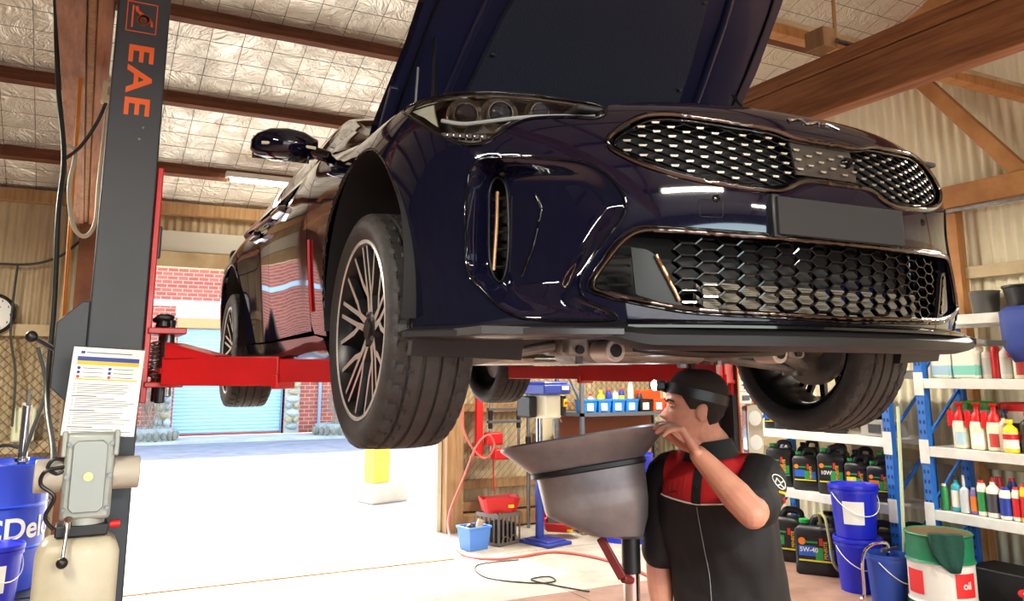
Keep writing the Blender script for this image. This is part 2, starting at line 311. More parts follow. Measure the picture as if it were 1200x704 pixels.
# ================= across the road =================
def brickmat():
    m = mat('red_brickwork', (190, 110, 84), .85); N = m.node_tree.nodes; L = m.node_tree.links; b = N['Principled BSDF']
    tc = N.new('ShaderNodeTexCoord'); mp = N.new('ShaderNodeMapping'); mp.inputs['Rotation'].default_value = (R_(90), 0, 0); L.new(tc.outputs['Object'], mp.inputs[0])
    t = N.new('ShaderNodeTexBrick'); t.inputs['Color1'].default_value = lin((190, 96, 70)); t.inputs['Color2'].default_value = lin((168, 82, 60)); t.inputs['Mortar'].default_value = lin((206, 158, 134))
    t.inputs['Scale'].default_value = 1; t.inputs['Brick Width'].default_value = .28; t.inputs['Row Height'].default_value = .115; t.inputs['Mortar Size'].default_value = .012; t.inputs['Bias'].default_value = .1
    L.new(mp.outputs[0], t.inputs[0]); L.new(t.outputs['Color'], b.inputs['Base Color']); bp = N.new('ShaderNodeBump'); bp.invert = True; bp.inputs['Distance'].default_value = .02; L.new(t.outputs['Fac'], bp.inputs['Height']); L.new(bp.outputs[0], b.inputs['Normal']); return m
M_brick = brickmat()
bb = thing('brick_building', 'red brick building with a pale blue roller shutter across the road', 'building', (0, 25, 0))
BX0, BX1 = 2.35, 5.36
MB().b2(-14, BX0, 0, .3, 0, 6.6).b2(BX1, 24, 0, .3, 0, 6.6).b2(BX0, BX1, 0, .3, 3.5, 6.6).b2(-14, 24, .3, 8, 0, 6.55).build('brick_wall', M_brick, bb, None)
MB().b2(-14, 24, -.05, .3, 3.62, 3.80).build('beam_band', mat('pale_blue_band', (196, 214, 224), .6), bb); MB().b2(BX0-.1, BX1+.1, -.03, .25, 3.30, 3.615).build('render_panel', mat('white_render', (226, 228, 226), .7), bb)
MB().b2(BX0-.05, BX1+.05, -.08, .2, 3.02, 3.29).build('timber_lintel', mat('orange_timber', (214, 150, 92), .7), bb)
A = []; n = 150
for k in range(n+1): z = .05+(3.02-.05)*k/n; A.append([(BX0, .16+.018*math.cos(k*2*math.pi/5), z), (BX1, .16+.018*math.cos(k*2*math.pi/5), z)])
MB().grid(A).build('roller_shutter', mat('shutter_blue', (176, 206, 220), .5), bb, 60); MB().b2(BX0, BX1, .05, .2, 0, .06).build('red_sill', mat('red_sill', (170, 80, 70), .7), bb)
MB().b2(BX1-.02, BX1+.05, .0, .2, 0, 3.0).build('shutter_guide', mat('guide_grey', (130, 140, 150), .5), bb)
ST = [mat('stone_%s' % n, c, .85, col2=d, nscale=5) for n, c, d in (('grey', (176, 176, 160), (140, 142, 132)), ('tan', (198, 176, 132), (160, 138, 100)), ('pale', (204, 206, 196), (176, 178, 170)))]
stm = []
for k in range(4):
    b = MB(); q = [(random.uniform(.8, 1.1)*math.cos(a)*.5, random.uniform(.8, 1.1)*math.sin(a)*.5) for a in np.linspace(0, 2*math.pi, 7, endpoint=False)]
    b.loft([[(x, 0, z) for x, z in q], [(x, -.09, z) for x, z in q], [(x*.75, -.13, z*.75) for x, z in q]]); stm.append(b)
smesh = [[(lambda me, m: (me.materials.append(m), me)[1])(b.mesh('stone', 30), m) for m in ST] for b in stm]
for x0 in (BX0-.26, BX1+.28):
    pier = MB().box((x0, .0, 1.5), (.42, .12, 3.0)).build('stone_pier', mat('pier_mortar', (190, 184, 168), .9), bb)
    z = .1
    while z < 3.0:
        for c in ((-.11, .12) if random.random() < .7 else (0,)):
            o = bpy.data.objects.new('stone', random.choice(random.choice(smesh))); COL.objects.link(o); o.parent = pier; w_ = .2 if c else .38; o.location = (x0+c+random.uniform(-.01, .01), -.05, z+.1); o.scale = (w_, 1, .2); o.rotation_euler = (0, random.uniform(-.15, .15), 0)
        z += .2
MB().cyl((6.45, -.08, 0), (6.45, -.08, 6), .05, n=10).build('downpipe', mat('pipe_grey_blue', (150, 162, 176), .5), bb)
MB().cyl((2.0, -.1, 0), (1.95, -.12, 3.4), .035, n=8).build('downpipe', mat('pipe_grey_blue', (150, 162, 176)), bb)
for i, (px, lab) in enumerate(((1.75, 'round stone planter left of the roller shutter across the road'), (6.75, 'round stone planter right of the roller shutter across the road'))):
    t = thing('stone_planter', lab, 'planter', (px, 23.95, 0)); MB().lathe([(.62, 0), (.64, .3), (.5, .32), (.48, .22), (.05, .2)], 20).build('rim', ST[0], t)
    b = MB()
    for k in range(14):
        a = random.uniform(0, 6.28); h = random.uniform(.7, 1.9); x, y = random.uniform(-.3, .3), random.uniform(-.3, .3); p = [(x, y, .2)]
        for s in range(4): p.append((p[-1][0]+random.uniform(-.12, .12), p[-1][1]+random.uniform(-.1, .1), .2+h*(s+1)/4))
        b.tube(p, .012, 5)
        for s in range(6): b.tube([p[2], (p[2][0]+random.uniform(-.3, .3), p[2][1]+random.uniform(-.3, .3), p[2][2]+random.uniform(.1, .5))], .006, 4)
    b.build('bare_shrub', mat('twig', (150, 128, 104), .8), t); b = MB()
    for k in range(22): a = k*6.283/22; b.ell((.64*math.cos(a), .64*math.sin(a), .13), (.085, .085, .10+.02*(k % 3)), 7, 4)
    tag(b.build('stones', mat('planter_stone', (150, 140, 116), .9, col2=(116, 108, 92), nscale=6), t), kind='stuff')
kb = MB().b2(-20, 30, 23.1, 24.9, -.2, .0).build('kerb', M_drive); tag(kb, kind='structure')
t = thing('yellow_bollard', 'yellow painted steel post standing on a concrete footing outside', 'bollard', (3.86, 11.3, -.03), .25)
MB().b2(-.30, .30, -.22, .22, 0, .26).build('footing', M_drive, t, bev=.03); MB().b2(-.17, .05, -.1, .1, .26, 1.9).b2(-.23, -.17, -.13, .13, .26, 1.9).build('post', mat('bollard_yellow', (236, 190, 66), .6, col2=(214, 160, 60), nscale=5, ncon=(.55, .75)), t, bev=.006)
# ================= the raised car =================
# ---- car skin: one continuous surface S(u,v); panels are cut out of it ----
def gsm(A, sig, axis):
    r = int(3*sig)+1; k = np.exp(-.5*(np.arange(-r, r+1)/sig)**2); k /= k.sum()
    A = np.moveaxis(A, axis, 0); pad = np.concatenate([2*A[:1]-A[r:0:-1], A, 2*A[-1:]-A[-2:-r-2:-1]])
    out = sum(k[i]*pad[i:i+len(A)] for i in range(2*r+1)); return np.moveaxis(out, 0, axis)
PLAN = [(0,-.800),(.10,-.799),(.20,-.791),(.30,-.773),(.42,-.738),(.52,-.698),(.60,-.655),(.68,-.60),(.76,-.525),(.83,-.44),(.88,-.36),(.915,-.27),(.935,-.15),(.945,0),(.946,.3),(.943,.6),(.936,.9),(.922,1.3),(.907,1.6),(.890,1.95),(.886,2.2),(.906,2.48),(.936,2.74),(.952,2.95),(.95,3.2),(.93,3.5),(.88,3.75),(.78,3.92),(.6,3.99),(.3,4.02),(0,4.03)]
_p = np.array([(-x, y) for x, y in PLAN[::-1]][:-1]+PLAN, float)
_d = np.concatenate([[0], np.cumsum(np.hypot(*np.diff(_p, axis=0).T))])
_n = int(_d[-1]/.002); _s = np.linspace(0, _d[-1], _n); _c = np.stack([np.interp(_s, _d, _p[:, i]) for i in (0, 1)], 1)
_c = gsm(_c, 32, 0); _d = np.concatenate([[0], np.cumsum(np.hypot(*np.diff(_c, axis=0).T))]); _d -= _d[-1]/2
_t = np.gradient(_c, _d, axis=0); _nn = np.stack([_t[:, 1], -_t[:, 0]], 1); _nn /= np.linalg.norm(_nn, axis=1)[:, None]
def u_at_y(y):                       # arc length on the +x side where the side reaches y
    m = _d > 0; return float(np.interp(y, _c[m, 1], _d[m]))
VL = np.array([.12,.15,.20,.25,.30,.40,.50,.60,.68,.74,.79,.83,.87,.91,.95])
_pc = ([.03,.02,.005,0,0,0,-.005,0,.018,.04,.10,.18,.26,.34,.42], [.12,.15,.20,.25,.30,.40,.50,.60,.685,.748,.792,.818,.836,.85,.86])
_ph = ([.04,.03,.015,.005,0,0,0,.005,.02,.05,.11,.18,.26,.34,.42], [.12,.15,.20,.25,.30,.40,.50,.60,.683,.746,.795,.824,.843,.857,.868])
_pk = ([.04,.03,.015,.005,0,0,0,.0,.008,.025,.06,.10,.16,.22,.30], [.12,.15,.20,.25,.30,.40,.50,.60,.682,.746,.80,.836,.862,.88,.893])
_pa = ([.06,.05,.03,.02,.012,.004,0,0,.004,.012,.028,.05,.09,.15,.22], [.12,.15,.20,.25,.30,.40,.50,.60,.68,.742,.798,.846,.882,.905,.92])
_pd = ([.10,.08,.056,.044,.036,.024,.014,.006,.001,.001,.006,.014,.026,.042,.064], list(VL))
_pq = ([.09,.07,.04,.03,.02,.008,0,-.005,-.008,-.004,.01,.03,.05,.08,.11], list(VL))
_pe = ([.08,.06,.04,.02,.01,.0,0,.0,.01,.02,.04,.06,.09,.13,.18], list(VL))
_K = [(0,_pc),(.35,_pc),(.60,_ph),(.85,_pk),(1.05,_pa),(u_at_y(.35),_pa),(u_at_y(.85),_pd),(u_at_y(2.1),_pd),(u_at_y(2.8),_pq),(u_at_y(3.4),_pq),(u_at_y(3.85),_pe),(_d[-1],_pe)]
_ug = np.arange(0, _d[-1], .004); _vg = np.arange(.12, .951, .002)
def _tab(j):
    T = np.stack([np.interp(_vg, VL, k[1][j]) for k in _K]); ku = [k[0] for k in _K]
    T = np.stack([np.interp(_ug, ku, T[:, i]) for i in range(len(_vg))], 1)
    T2 = np.concatenate([T[:0:-1], T]); T2 = gsm(gsm(T2, 22, 0), 15, 1); return T2[len(T)-1:]
_IN, _ZZ = _tab(0), _tab(1)
def _bil(T, u, v):
    a = np.clip(np.abs(u)/.004, 0, T.shape[0]-1.001); b = np.clip((v-.12)/.002, 0, T.shape[1]-1.001)
    i = a.astype(int); j = b.astype(int); a = a-i; b = b-j
    return T[i,j]*(1-a)*(1-b)+T[i+1,j]*a*(1-b)+T[i,j+1]*(1-a)*b+T[i+1,j+1]*a*b
def S(u, v, off=0.):
    u = np.asarray(u, float); v = np.asarray(v, float); ins = _bil(_IN, u, v)-off; z = _bil(_ZZ, u, v)
    x = np.interp(u, _d, _c[:, 0]); y = np.interp(u, _d, _c[:, 1]); nx = np.interp(u, _d, _nn[:, 0]); ny = np.interp(u, _d, _nn[:, 1])
    return np.stack([x-nx*ins, y-ny*ins, z], -1)
# ---- end skin ----
CAR = thing('car', 'glossy navy black sports sedan raised on the lift with its bonnet open', 'car', (1.61, 2.14, 1.577)); CAR.rotation_euler = (.006, 0, -.027)
def poly_sd(poly, Q):
    P = np.asarray(poly, float); best = np.full(len(Q), 1e9); near = np.zeros_like(Q); ins = np.zeros(len(Q), bool)
    for i in range(len(P)):
        a, b = P[i], P[(i+1) % len(P)]; d = b-a; l2 = d@d
        if l2 < 1e-12: continue
        t = np.clip(((Q-a)@d)/l2, 0, 1); c = a+t[:, None]*d; ds = ((Q-c)**2).sum(1); k = ds < best; best[k] = ds[k]; near[k] = c[k]
        cr = ((a[1] > Q[:, 1]) != (b[1] > Q[:, 1])); x = a[0]+(Q[:, 1]-a[1])*d[0]/(d[1] if abs(d[1]) > 1e-12 else 1e-12); ins ^= cr & (Q[:, 0] < x)
    s = np.sqrt(best); return np.where(ins, s, -s), near
def dense(poly, h=.006, closed=True):
    P = np.asarray(poly, float); out = []
    for i in range(len(P) if closed else len(P)-1):
        a, b = P[i], P[(i+1) % len(P)]; n = max(1, int(np.linalg.norm(b-a)/h)); out += [a+(b-a)*k/n for k in range(n)]
    return np.array(out)
def mir(half): return [(-u, v) for u, v in half[::-1]]+list(half)      # half from centre outwards and back -> only for centre-crossing shapes
def full(half):                                                          # half outline: centre top ... centre bottom, |u| >= 0
    L = [(-u, v) for u, v in half if u > 1e-6][::-1]; return list(half)+L
def panel(name, poly, m, parent, holes=(), h=.01, sgn=1, disp=None, thick=.014, off=0., smooth=35):
    P = np.array([(sgn*u, v) for u, v in poly]); H = [np.array([(sgn*u, v) for u, v in q]) for q in holes]
    lo, hi = P.min(0)-h, P.max(0)+h; nu, nv = int((hi[0]-lo[0])/h)+2, int((hi[1]-lo[1])/h)+2
    U, V = np.meshgrid(lo[0]+h*np.arange(nu), lo[1]+h*np.arange(nv), indexing='ij'); Q = np.stack([U.ravel(), V.ravel()], 1); ok = np.ones(len(Q), bool)
    for k, q in enumerate([P]+H):
        sd, near = poly_sd(q, Q); sd = sd if k == 0 else -sd; snap = np.abs(sd) < .5*h; Q[snap] = near[snap]; ok &= (sd > 0) | snap
    idx = np.arange(len(Q)).reshape(nu, nv); F = []
    for i in range(nu-1):
        for j in range(nv-1):
            q = [idx[i, j], idx[i+1, j], idx[i+1, j+1], idx[i, j+1]]; g = [a for a in q if ok[a]]
            if len(g) >= 3: F.append(tuple(int(a) for a in g))
    used = sorted({a for q in F for a in q}); mp = {a: k for k, a in enumerate(used)}; F = [tuple(mp[a] for a in q) for q in F]; Q = Q[used]
    d = disp(Q) if disp else 0.
    top = S(Q[:, 0], Q[:, 1], off-d); ed = {}
    for q in F:
        for a, b in zip(q, q[1:]+q[:1]): ed[(a, b)] = 1
    bd = [(a, b) for (a, b) in ed if (b, a) not in ed]; bv = sorted({a for e in bd for a in e}); bm_ = {a: len(top)+k for k, a in enumerate(bv)}
    low = S(Q[bv, 0], Q[bv, 1], off-(d[bv] if disp else 0.)-thick); F += [(b, a, bm_[a], bm_[b]) for a, b in bd]
    b = MB(); b.add(np.concatenate([top, low]), F); return b.build(name, m, parent, smooth)
def outline(name, poly, r, m, parent, sgn=1, off=.003, closed=True, h=.006, disp=None, n=6):
    D = dense([(sgn*u, v) for u, v in poly], h, closed); D = gsm(np.concatenate([D[-12:], D, D[:12]]), 2.5, 0)[12:-12] if closed and len(D) > 40 else D
    return MB().tube(S(D[:, 0], D[:, 1], off-(disp(D) if disp else 0.)), r, n, closed=closed).build(name, m, parent, 60)
def rnd(poly, k=6, closed=True): return [tuple(p) for p in smooth_path(poly, k, closed)]
AU, AV, AR = 1.53, .36, .415; RU, RV, RR = 4.34, .36, .40
def arc(c, v, r, a0, a1, n=24): return [(c+r*math.cos(t), v+r*math.sin(t)) for t in np.linspace(R_(a0), R_(a1), n)]
LAMP = rnd([(1.27,.828),(1.12,.820),(1.04,.819),(.98,.817),(.896,.808),(.796,.795),(.72,.780),(.648,.763),(.592,.744),(.596,.722),(.616,.711),(.68,.717),(.744,.719),(.78,.718),(.816,.709),(.848,.69),(.888,.667),(.936,.667),(.984,.686),(1.044,.715),(1.104,.75),(1.192,.792)], 5)
GRILLE = full(rnd([(0,.683),(.10,.684),(.125,.688),(.17,.70),(.23,.704),(.324,.712),(.43,.723),(.496,.720),(.53,.705),(.574,.676),(.602,.652),(.575,.628),(.516,.598),(.45,.577),(.38,.562),(.26,.549),(.19,.547),(.16,.554),(.13,.573),(.105,.580),(0,.581)], 4, False))
LGR = full(rnd([(0,.435),(.25,.437),(.41,.442),(.51,.446),(.545,.437),(.575,.41),(.61,.362),(.637,.322),(.628,.310),(.592,.302),(.544,.290),(.47,.277),(.40,.268),(.25,.263),(0,.257)], 4, False))
SCOOP = rnd([(.93,.594),(.936,.5),(.937,.414),(.932,.362),(.888,.314),(.844,.274),(.80,.252),(.732,.246),(.63,.244),(.57,.248),(.60,.268),(.655,.292),(.668,.325),(.64,.37),(.602,.425),(.565,.47),(.55,.51),(.572,.546),(.60,.578),(.644,.602),(.692,.611),(.80,.624),(.88,.630),(.915,.622)], 4)
SLOT = rnd([(.918,.588),(.89,.603),(.862,.58),(.853,.514),(.853,.414),(.866,.352),(.882,.336),(.908,.356),(.921,.40),(.922,.5)], 4); SLOT = [(.882+(u-.887)*.82, v) for u, v in SLOT]
LENS2 = rnd([(.842,.585),(.816,.578),(.776,.546),(.756,.506),(.78,.418),(.816,.346),(.842,.335),(.838,.42),(.836,.5)], 4)
def scoopd(Q):
    q = Q.copy(); q[:, 0] = np.abs(q[:, 0]); sd, _ = poly_sd(SCOOP, q); wdt = np.where(q[:, 0] > .85, .026, .045); t = np.clip(sd/wdt, 0, 1); t = t*t*(3-2*t); dep = .016+.055*np.clip((q[:, 0]-.56)/.30, 0, 1)**1.3
    led = np.clip((.335-q[:, 1])/.05, 0, 1)*.02*np.clip((q[:, 0]-.6)/.1, 0, 1); return t*(dep-led)
bl = [(0,.205),(.6,.205),(.95,.215),(1.13,.232)]+arc(AU, AV, AR, 195, 104)[2:]+[(1.40,.80),(1.30,.836)]
li = int(np.argmax([u for u, v in LAMP])); lam_low = [LAMP[(li-k) % len(LAMP)] for k in range(len(LAMP))]; ti = min(range(len(lam_low)), key=lambda k: lam_low[k][0]); lam_low = lam_low[:ti+1]
bl = bl+[(u+.002, v-.004) for u, v in lam_low[1:]]+[(.586,.752),(.5,.768),(.25,.782),(0,.782)]
BUMP = bl+[(-u, v) for u, v in bl[::-1] if u > 1e-6]
def mirp(p): return [(-u, v) for u, v in p]
panel('front_bumper', BUMP, M_paint, CAR, [GRILLE, LGR, SLOT, mirp(SLOT)], .0065, 1, scoopd, .03)
for sg in (1, -1):
    # corner intake slot
    panel('intake_recess', [(u+(.014 if u > .89 else -.014), v+(.014 if v > .47 else -.014)) for u, v in SLOT], M_dark, CAR, (), .012, sg, None, .004, -.125)
    outline('intake_rim', SLOT, .003, M_satin, CAR, sg, .002, disp=scoopd)
    for k in range(5):
        v = .38+k*.042; D = np.array([(sg*u, v) for u in np.linspace(.862, .916, 6)]); MB().tube(S(D[:, 0], D[:, 1], -.085), .004, 6).build('louvre', M_satin, CAR)
    D = np.array([(sg*u, v) for u, v in smooth_path([(.874,.556),(.876,.474),(.884,.368)], 6)]); MB().tube(S(D[:, 0], D[:, 1], -.045), .0045, 8).build('intake_blade', M_copper, CAR)
    outline('scoop_edge', SCOOP, .0035, M_gloss, CAR, sg, .0005)
    outline('fold_line', [(.776,.546),(.757,.506),(.78,.418),(.816,.346)], .0035, M_gloss, CAR, sg, .001, False, disp=scoopd)
    # headlamp
    inner = [(u, v) for u, v in LAMP]
    panel('headlamp_bucket', inner, mat('bucket_chrome', (150, 144, 136), .3, .8), CAR, (), .012, sg, None, .004, -.075)
    lp = panel('headlamp_lens', LAMP, glassmat('lamp_lens', (238, 240, 244), .92), CAR, (), .012, sg, None, .003, .001)
    outline('lens_seal', LAMP, .004, M_gloss, CAR, sg, .001)
    edge = dense([(sg*u, v) for u, v in LAMP], .01); A = [S(edge[:, 0], edge[:, 1], -.004), S(edge[:, 0], edge[:, 1], -.075)]
    MB().loft(A, cap=False).build('bucket_wall', M_black, CAR, 60)
    for k, (u, v, r) in enumerate(((1.0,.762,.034),(.89,.752,.034),(.78,.748,.024))):
        c = S(sg*u, v, -.05); e = S(sg*u, v, -.012); d = e-c; d[2] = 0; d /= np.linalg.norm(d); d = np.array([d[0]*.35, d[1]*.35-.9, .0]); d /= np.linalg.norm(d)
        MB().cyl(c-d*.03, c+d*.004, r*.8, r*1.42, 28, cap=False).build('reflector_bowl', mat('warm_chrome', (226, 214, 190), .2, .8), CAR, 40); pj = MB().cyl(c-d*.02, c+d*.022, r*1.0, r*.92, 24).build('projector_housing', M_chrome, CAR, 40); MB().ell((0, 0, 0), (r*.86, r*.86, r*.5), 20, 8).build('projector_lens', glassmat('projector_glass', (200, 205, 215), .6), pj, 60, loc=tuple(c+d*.024), rot=Vector(d).to_track_quat('Z', 'Y').to_euler())
    D = np.array([(sg*u, v) for u, v in smooth_path([(1.048,.752),(.98,.733),(.916,.728),(.784,.729),(.62,.724)], 8)]); MB().tube(S(D[:, 0], D[:, 1], -.02), .0055, 8).build('daytime_light_bar', mat('light_guide', (235, 235, 232), .2), CAR)
    D = np.array([(sg*u, v) for u, v in smooth_path([(1.24,.822),(1.12,.812),(1.0,.806),(.85,.79),(.72,.768),(.61,.742)], 6)]); MB().tube(S(D[:, 0], D[:, 1], -.010), .0045, 8).build('lamp_brow', M_chrome, CAR)
    panel('side_reflector', [(1.235,.815),(1.115,.807),(1.075,.76),(1.06,.738),(1.13,.775)], mat('pale_reflector', (226, 222, 196), .35), CAR, (), .01, sg, None, .004, -.02)
    for k in range(7): u = .91+.022*k; c = S(sg*u, .69+.004*k, -.03); MB().box(c, (.016, .016, .016), rz=.4*sg).build('led_cell', M_chrome, CAR, bev=.003)
    # wing, doors, quarter, skirt
    fe = [(1.305,.84),(1.405,.803)]+arc(AU, AV, AR, 103, -16, 30)+[(2.17,.262),(2.215,.30),(2.22,.95),(1.9,.95),(1.55,.93),(1.36,.87)]
    panel('front_wing', fe, M_paint, CAR, (), .012, sg, None, .03)
    outline('arch_lip', arc(AU, AV, AR-.004, 190, -14, 60), .008, M_gloss, CAR, sg, -.006, False)
    d1 = u_at_y(1.92); d2 = u_at_y(2.78)
    panel('front_door', [(2.226,.275),(d1-.003,.275),(d1-.003,.95),(2.226,.95)], M_paint, CAR, (), .014, sg, None, .03)
    panel('rear_door', [(d1+.003,.275),(RU-RR-.03,.275)]+arc(RU, RV, RR+.02, 186, 128, 14)+[(d2,.80),(d2+.05,.95),(d1+.003,.95)], M_paint, CAR, (), .014, sg, None, .03)
    panel('rear_quarter', [(RU+RR,.19)]+arc(RU, RV, RR, -14, 124, 26)+[(d2+.006,.80),(d2+.056,.95),(5.9,.95),(5.9,.3)], M_paint, CAR, (), .016, sg, None, .03)
    outline('arch_lip', arc(RU, RV, RR-.004, -14, 196, 60), .008, M_gloss, CAR, sg, -.006, False)
    panel('side_skirt', [(1.96,.165),(3.93,.165),(3.95,.22),(3.94,.268),(2.16,.256),(1.99,.24)], M_gloss, CAR, (), .014, sg, None, .05)
    # wing vent + red trim strip seen at the wing/door gap
    D = np.array([(sg*2.16, v) for v in np.linspace(.34, .60, 8)]); MB().tube(S(D[:, 0], D[:, 1], .004), .006, 6).build('wing_vent_trim', M_redp, CAR)
    # handles
    for y, z in ((1.60, .85), (2.42, .86)):
        p = S(sg*u_at_y(y), z, .0); b = MB(); b.loft([[(sg*o_+p[0], p[1]+yy, p[2]+zz) for o_, zz in ((.006, -.018), (.04, -.014), (.044, 0), (.04, .014), (.006, .018))] for yy, _ in ((-.10, 0), (-.05, 0), (.05, 0), (.10, 0))])
        b.build('door_handle', M_chrome, CAR, 50, .004, norm=True); MB().ell((p[0], p[1], p[2]), (.008, .08, .03), 16, 8).build('handle_cup', M_gloss, CAR)
    # mirror
    mx = sg*1.035; b = MB(); rings = []
    for k, (dx, w_, hh, yo) in enumerate(((-.125, .02, .025, .03), (-.115, .05, .058, .01), (-.06, .075, .085, -.005), (0, .082, .092, -.01), (.06, .075, .085, 0), (.10, .05, .06, .02), (.115, .02, .028, .035))):
        t = np.linspace(0, 2*np.pi, 24, endpoint=False); rings.append(np.stack([np.full(24, mx+sg*dx),   .80+yo+w_*np.sign(np.cos(t))*np.abs(np.cos(t))**.8, .952+.62*hh*np.sign(np.sin(t))*np.abs(np.sin(t))**.75], 1))
    mo = b.loft(rings).build('wing_mirror', M_paint, CAR, 60, norm=True); MB().b2(mx-.105, mx+.105, .862, .87, .91, .995).build('mirror_glass', M_chrome, mo); MB().beam((sg*.87, .76, .915), (sg*.97, .79, .945), .07, .035).build('mirror_stalk', M_gloss, mo, bev=.01)
    MB().tube([(mx-sg*.10, .735, .938), (mx, .718, .938), (mx+sg*.09, .745, .938)], .006, 6).build('indicator_strip', mat('indicator', (226, 214, 190), .3), mo)
# chrome surrounds and grilles
outline('grille_surround', GRILLE, .0075, M_darkchrome, CAR, 1, .002)
gi = panel('upper_grille', GRILLE, M_dark, CAR, (), .012, 1, None, .004, -.06)
GIN = [(u*.985, .638+(v-.638)*.90) for u, v in GRILLE]
outline('grille_inner_ring', [(u*.975, .638+(v-.638)*.88) for u, v in GRILLE], .005, M_gloss, gi, 1, -.012)
hexb = MB(); stud = MB()
stud.prism([(-.0098, .0023), (.0098, .0023), (.0072, -.0024), (-.0072, -.0024)], -.004, .002); sm = stud.mesh('grille_stud', 30); sm.materials.append(mat('stud_silver', (142, 136, 128), .4, .6))
pts = []
for i in range(-15, 16):
    for j in range(-4, 5):
        pts.append((i*.0365+.002, .645+(j+(.5 if i % 2 else 0))*.0235-.006*0))
pts = np.array(pts); sd, _ = poly_sd(GRILLE, pts)
for (u, v), s_ in zip(pts, sd):
    a = S(u, v, -.022)
    if s_ > -.004:
        for du, dv in ((.0365, .01175), (.0365, -.01175)):
            q, _ = poly_sd(GRILLE, np.array([(u+du, v+dv)]))
            if q[0] > -.004: hexb.beam(a, S(u+du, v+dv, -.022), .0025, .010, up=(0, -1, 0))
    if s_ > .018 and not (-.118 < u < .085 and .592 < v < .682 and False):
        e1 = S(u+.004, v, 0)-S(u-.004, v, 0); ang = math.atan2(e1[1], e1[0]); o = bpy.data.objects.new('grille_stud', sm); COL.objects.link(o); o.parent = gi
        k = S(u, v, -.010 if not (-.11 < u < .08) else -.006); o.matrix_local = Matrix.Translation(k) @ Matrix.Rotation(ang, 4, 'Z') @ Matrix.Rotation(R_(90), 4, 'X')
hexb.build('grille_lattice', mat('lattice_black', (12, 12, 14), .7, spec=.2), gi, None)
panel('radar_cover', [(-.116,.597),(.083,.597),(.086,.60),(.086,.679),(-.116,.679)], mat('smoked_cover', (62, 58, 54), .12, coat=.5), gi, (), .01, 1, None, .006, -.012)
c = S(.055, .642, -.008); MB().cyl(c, c+np.array((.002, -.012, 0)), .014, .011, 20).cyl(c+np.array((.002, -.012, 0)), c+np.array((.002, -.014, 0)), .006, n=16).build('front_camera', M_gloss, gi)
outline('lower_grille_trim', LGR, .0065, M_darkchrome, CAR, 1, .002)
outline('lower_grille_frame', [(u*1.02, .352+(v-.352)*1.09) for u, v in LGR], .004, M_gloss, CAR, 1, .001)
lg = panel('lower_grille', LGR, M_dark, CAR, (), .014, 1, None, .004, -.11)
hx = MB(); HW, HH = .066, .0265; E_ = set()
for i in range(-11, 12):
    for j in range(-4, 5):
        cu, cv = i*HW*.78, .352+(j+(.5 if i % 2 else 0))*HH; P6 = [(cu-HW*.52, cv), (cu-HW*.26, cv+HH/2), (cu+HW*.26, cv+HH/2), (cu+HW*.52, cv)]
        for a, b_ in ((0, 1), (1, 2), (2, 3)): E_.add((tuple(np.round(P6[a], 4)), tuple(np.round(P6[b_], 4))))
for a, b_ in E_:
    q, _ = poly_sd(LGR, np.array([a, b_]))
    if q.min() > 0 and max(abs(a[0]), abs(b_[0])) < .47: hx.beam(S(*a, -.022), S(*b_, -.022), .0034, .014, up=(0, -1, .15))
hx.build('hex_lattice', M_gloss, lg, None)
rd = MB()
for k in range(17): z = .262+k*.0042; rd.b2(-.36, .36, -.722, -.712, z, z+.0026)
rd.b2(-.37, .37, -.712, -.70, .255, .335); rd.build('intercooler_core', mat('cooler_fins', (138, 130, 116), .5, .4), CAR, None); MB().b2(-.5, .5, -.56, -.54, .40, .72).build('radiator_core', M_dark, CAR, None)
for sg in (1, -1):
    panel('grille_fin', [(.545,.408),(.506,.402),(.488,.388),(.46,.334),(.432,.279),(.42,.272),(.475,.284),(.536,.302)], mat('fin_black', (20, 18, 18), .3, spec=.35), CAR, (), .008, sg, None, .01, -.008)
    outline('fin_edge', [(.49,.39),(.462,.334),(.436,.282)], .0045, M_copper if sg < 0 else M_chrome, CAR, sg, -.002, False)
    for k in range(5): v = .325+k*.022; D = np.array([(sg*u, v) for u in np.linspace(.545, .60, 5)]); MB().tube(S(D[:, 0], D[:, 1], -.03), .0035, 6).build('grille_louvre', M_satin, CAR)
    c = S(sg*.346, .522, .001); MB().lathe([(.001, 0), (.009, 0), (.009, .0015), (.007, .002), (.001, .002)], 16, M=Matrix.Translation(c) @ Matrix.Rotation(R_(90), 4, 'X')).build('parking_sensor', M_gloss, CAR)
outline('tow_cover', [(-.384,.518),(-.336,.518),(-.332,.514),(-.332,.482),(-.336,.478),(-.384,.478),(-.388,.482),(-.388,.514)], .0012, M_dark, CAR, 1, .0, True)
# plate, bracket, emblem
MB().b2(-.216, -.195, -.805, -.782, .436, .538).b2(-.20, .20, -.80, -.785, .435, .535).build('plate_bracket', M_black, CAR, bev=.003)
MB().b2(-.206, .206, -.812, -.804, .443, .532).build('number_plate', mat('plate_grey', (44, 44, 45), .7, spec=.2), CAR, bev=.002)
em = [(-.088, -.012), (-.088, .012), (-.058, .0), (-.03, .014), (-.03, -.014), (.012, .014), (.03, .014), (.03, -.012), (.062, .014), (.088, -.014)]
eb = MB()
for L_ in ([(-.088, -.016), (-.088, .016)], [(-.088, -.004), (-.036, .016), (-.036, -.016), (.02, .016), (.02, -.016)], [(.02, -.002), (.05, .016), (.088, -.016)]):
    D = dense([(u-.01, .742+v*.55) for u, v in L_], .006, False); eb.tube(S(D[:, 0], D[:, 1], .003), .0035, 6)
eb.build('bonnet_emblem', M_chrome, CAR, 60)
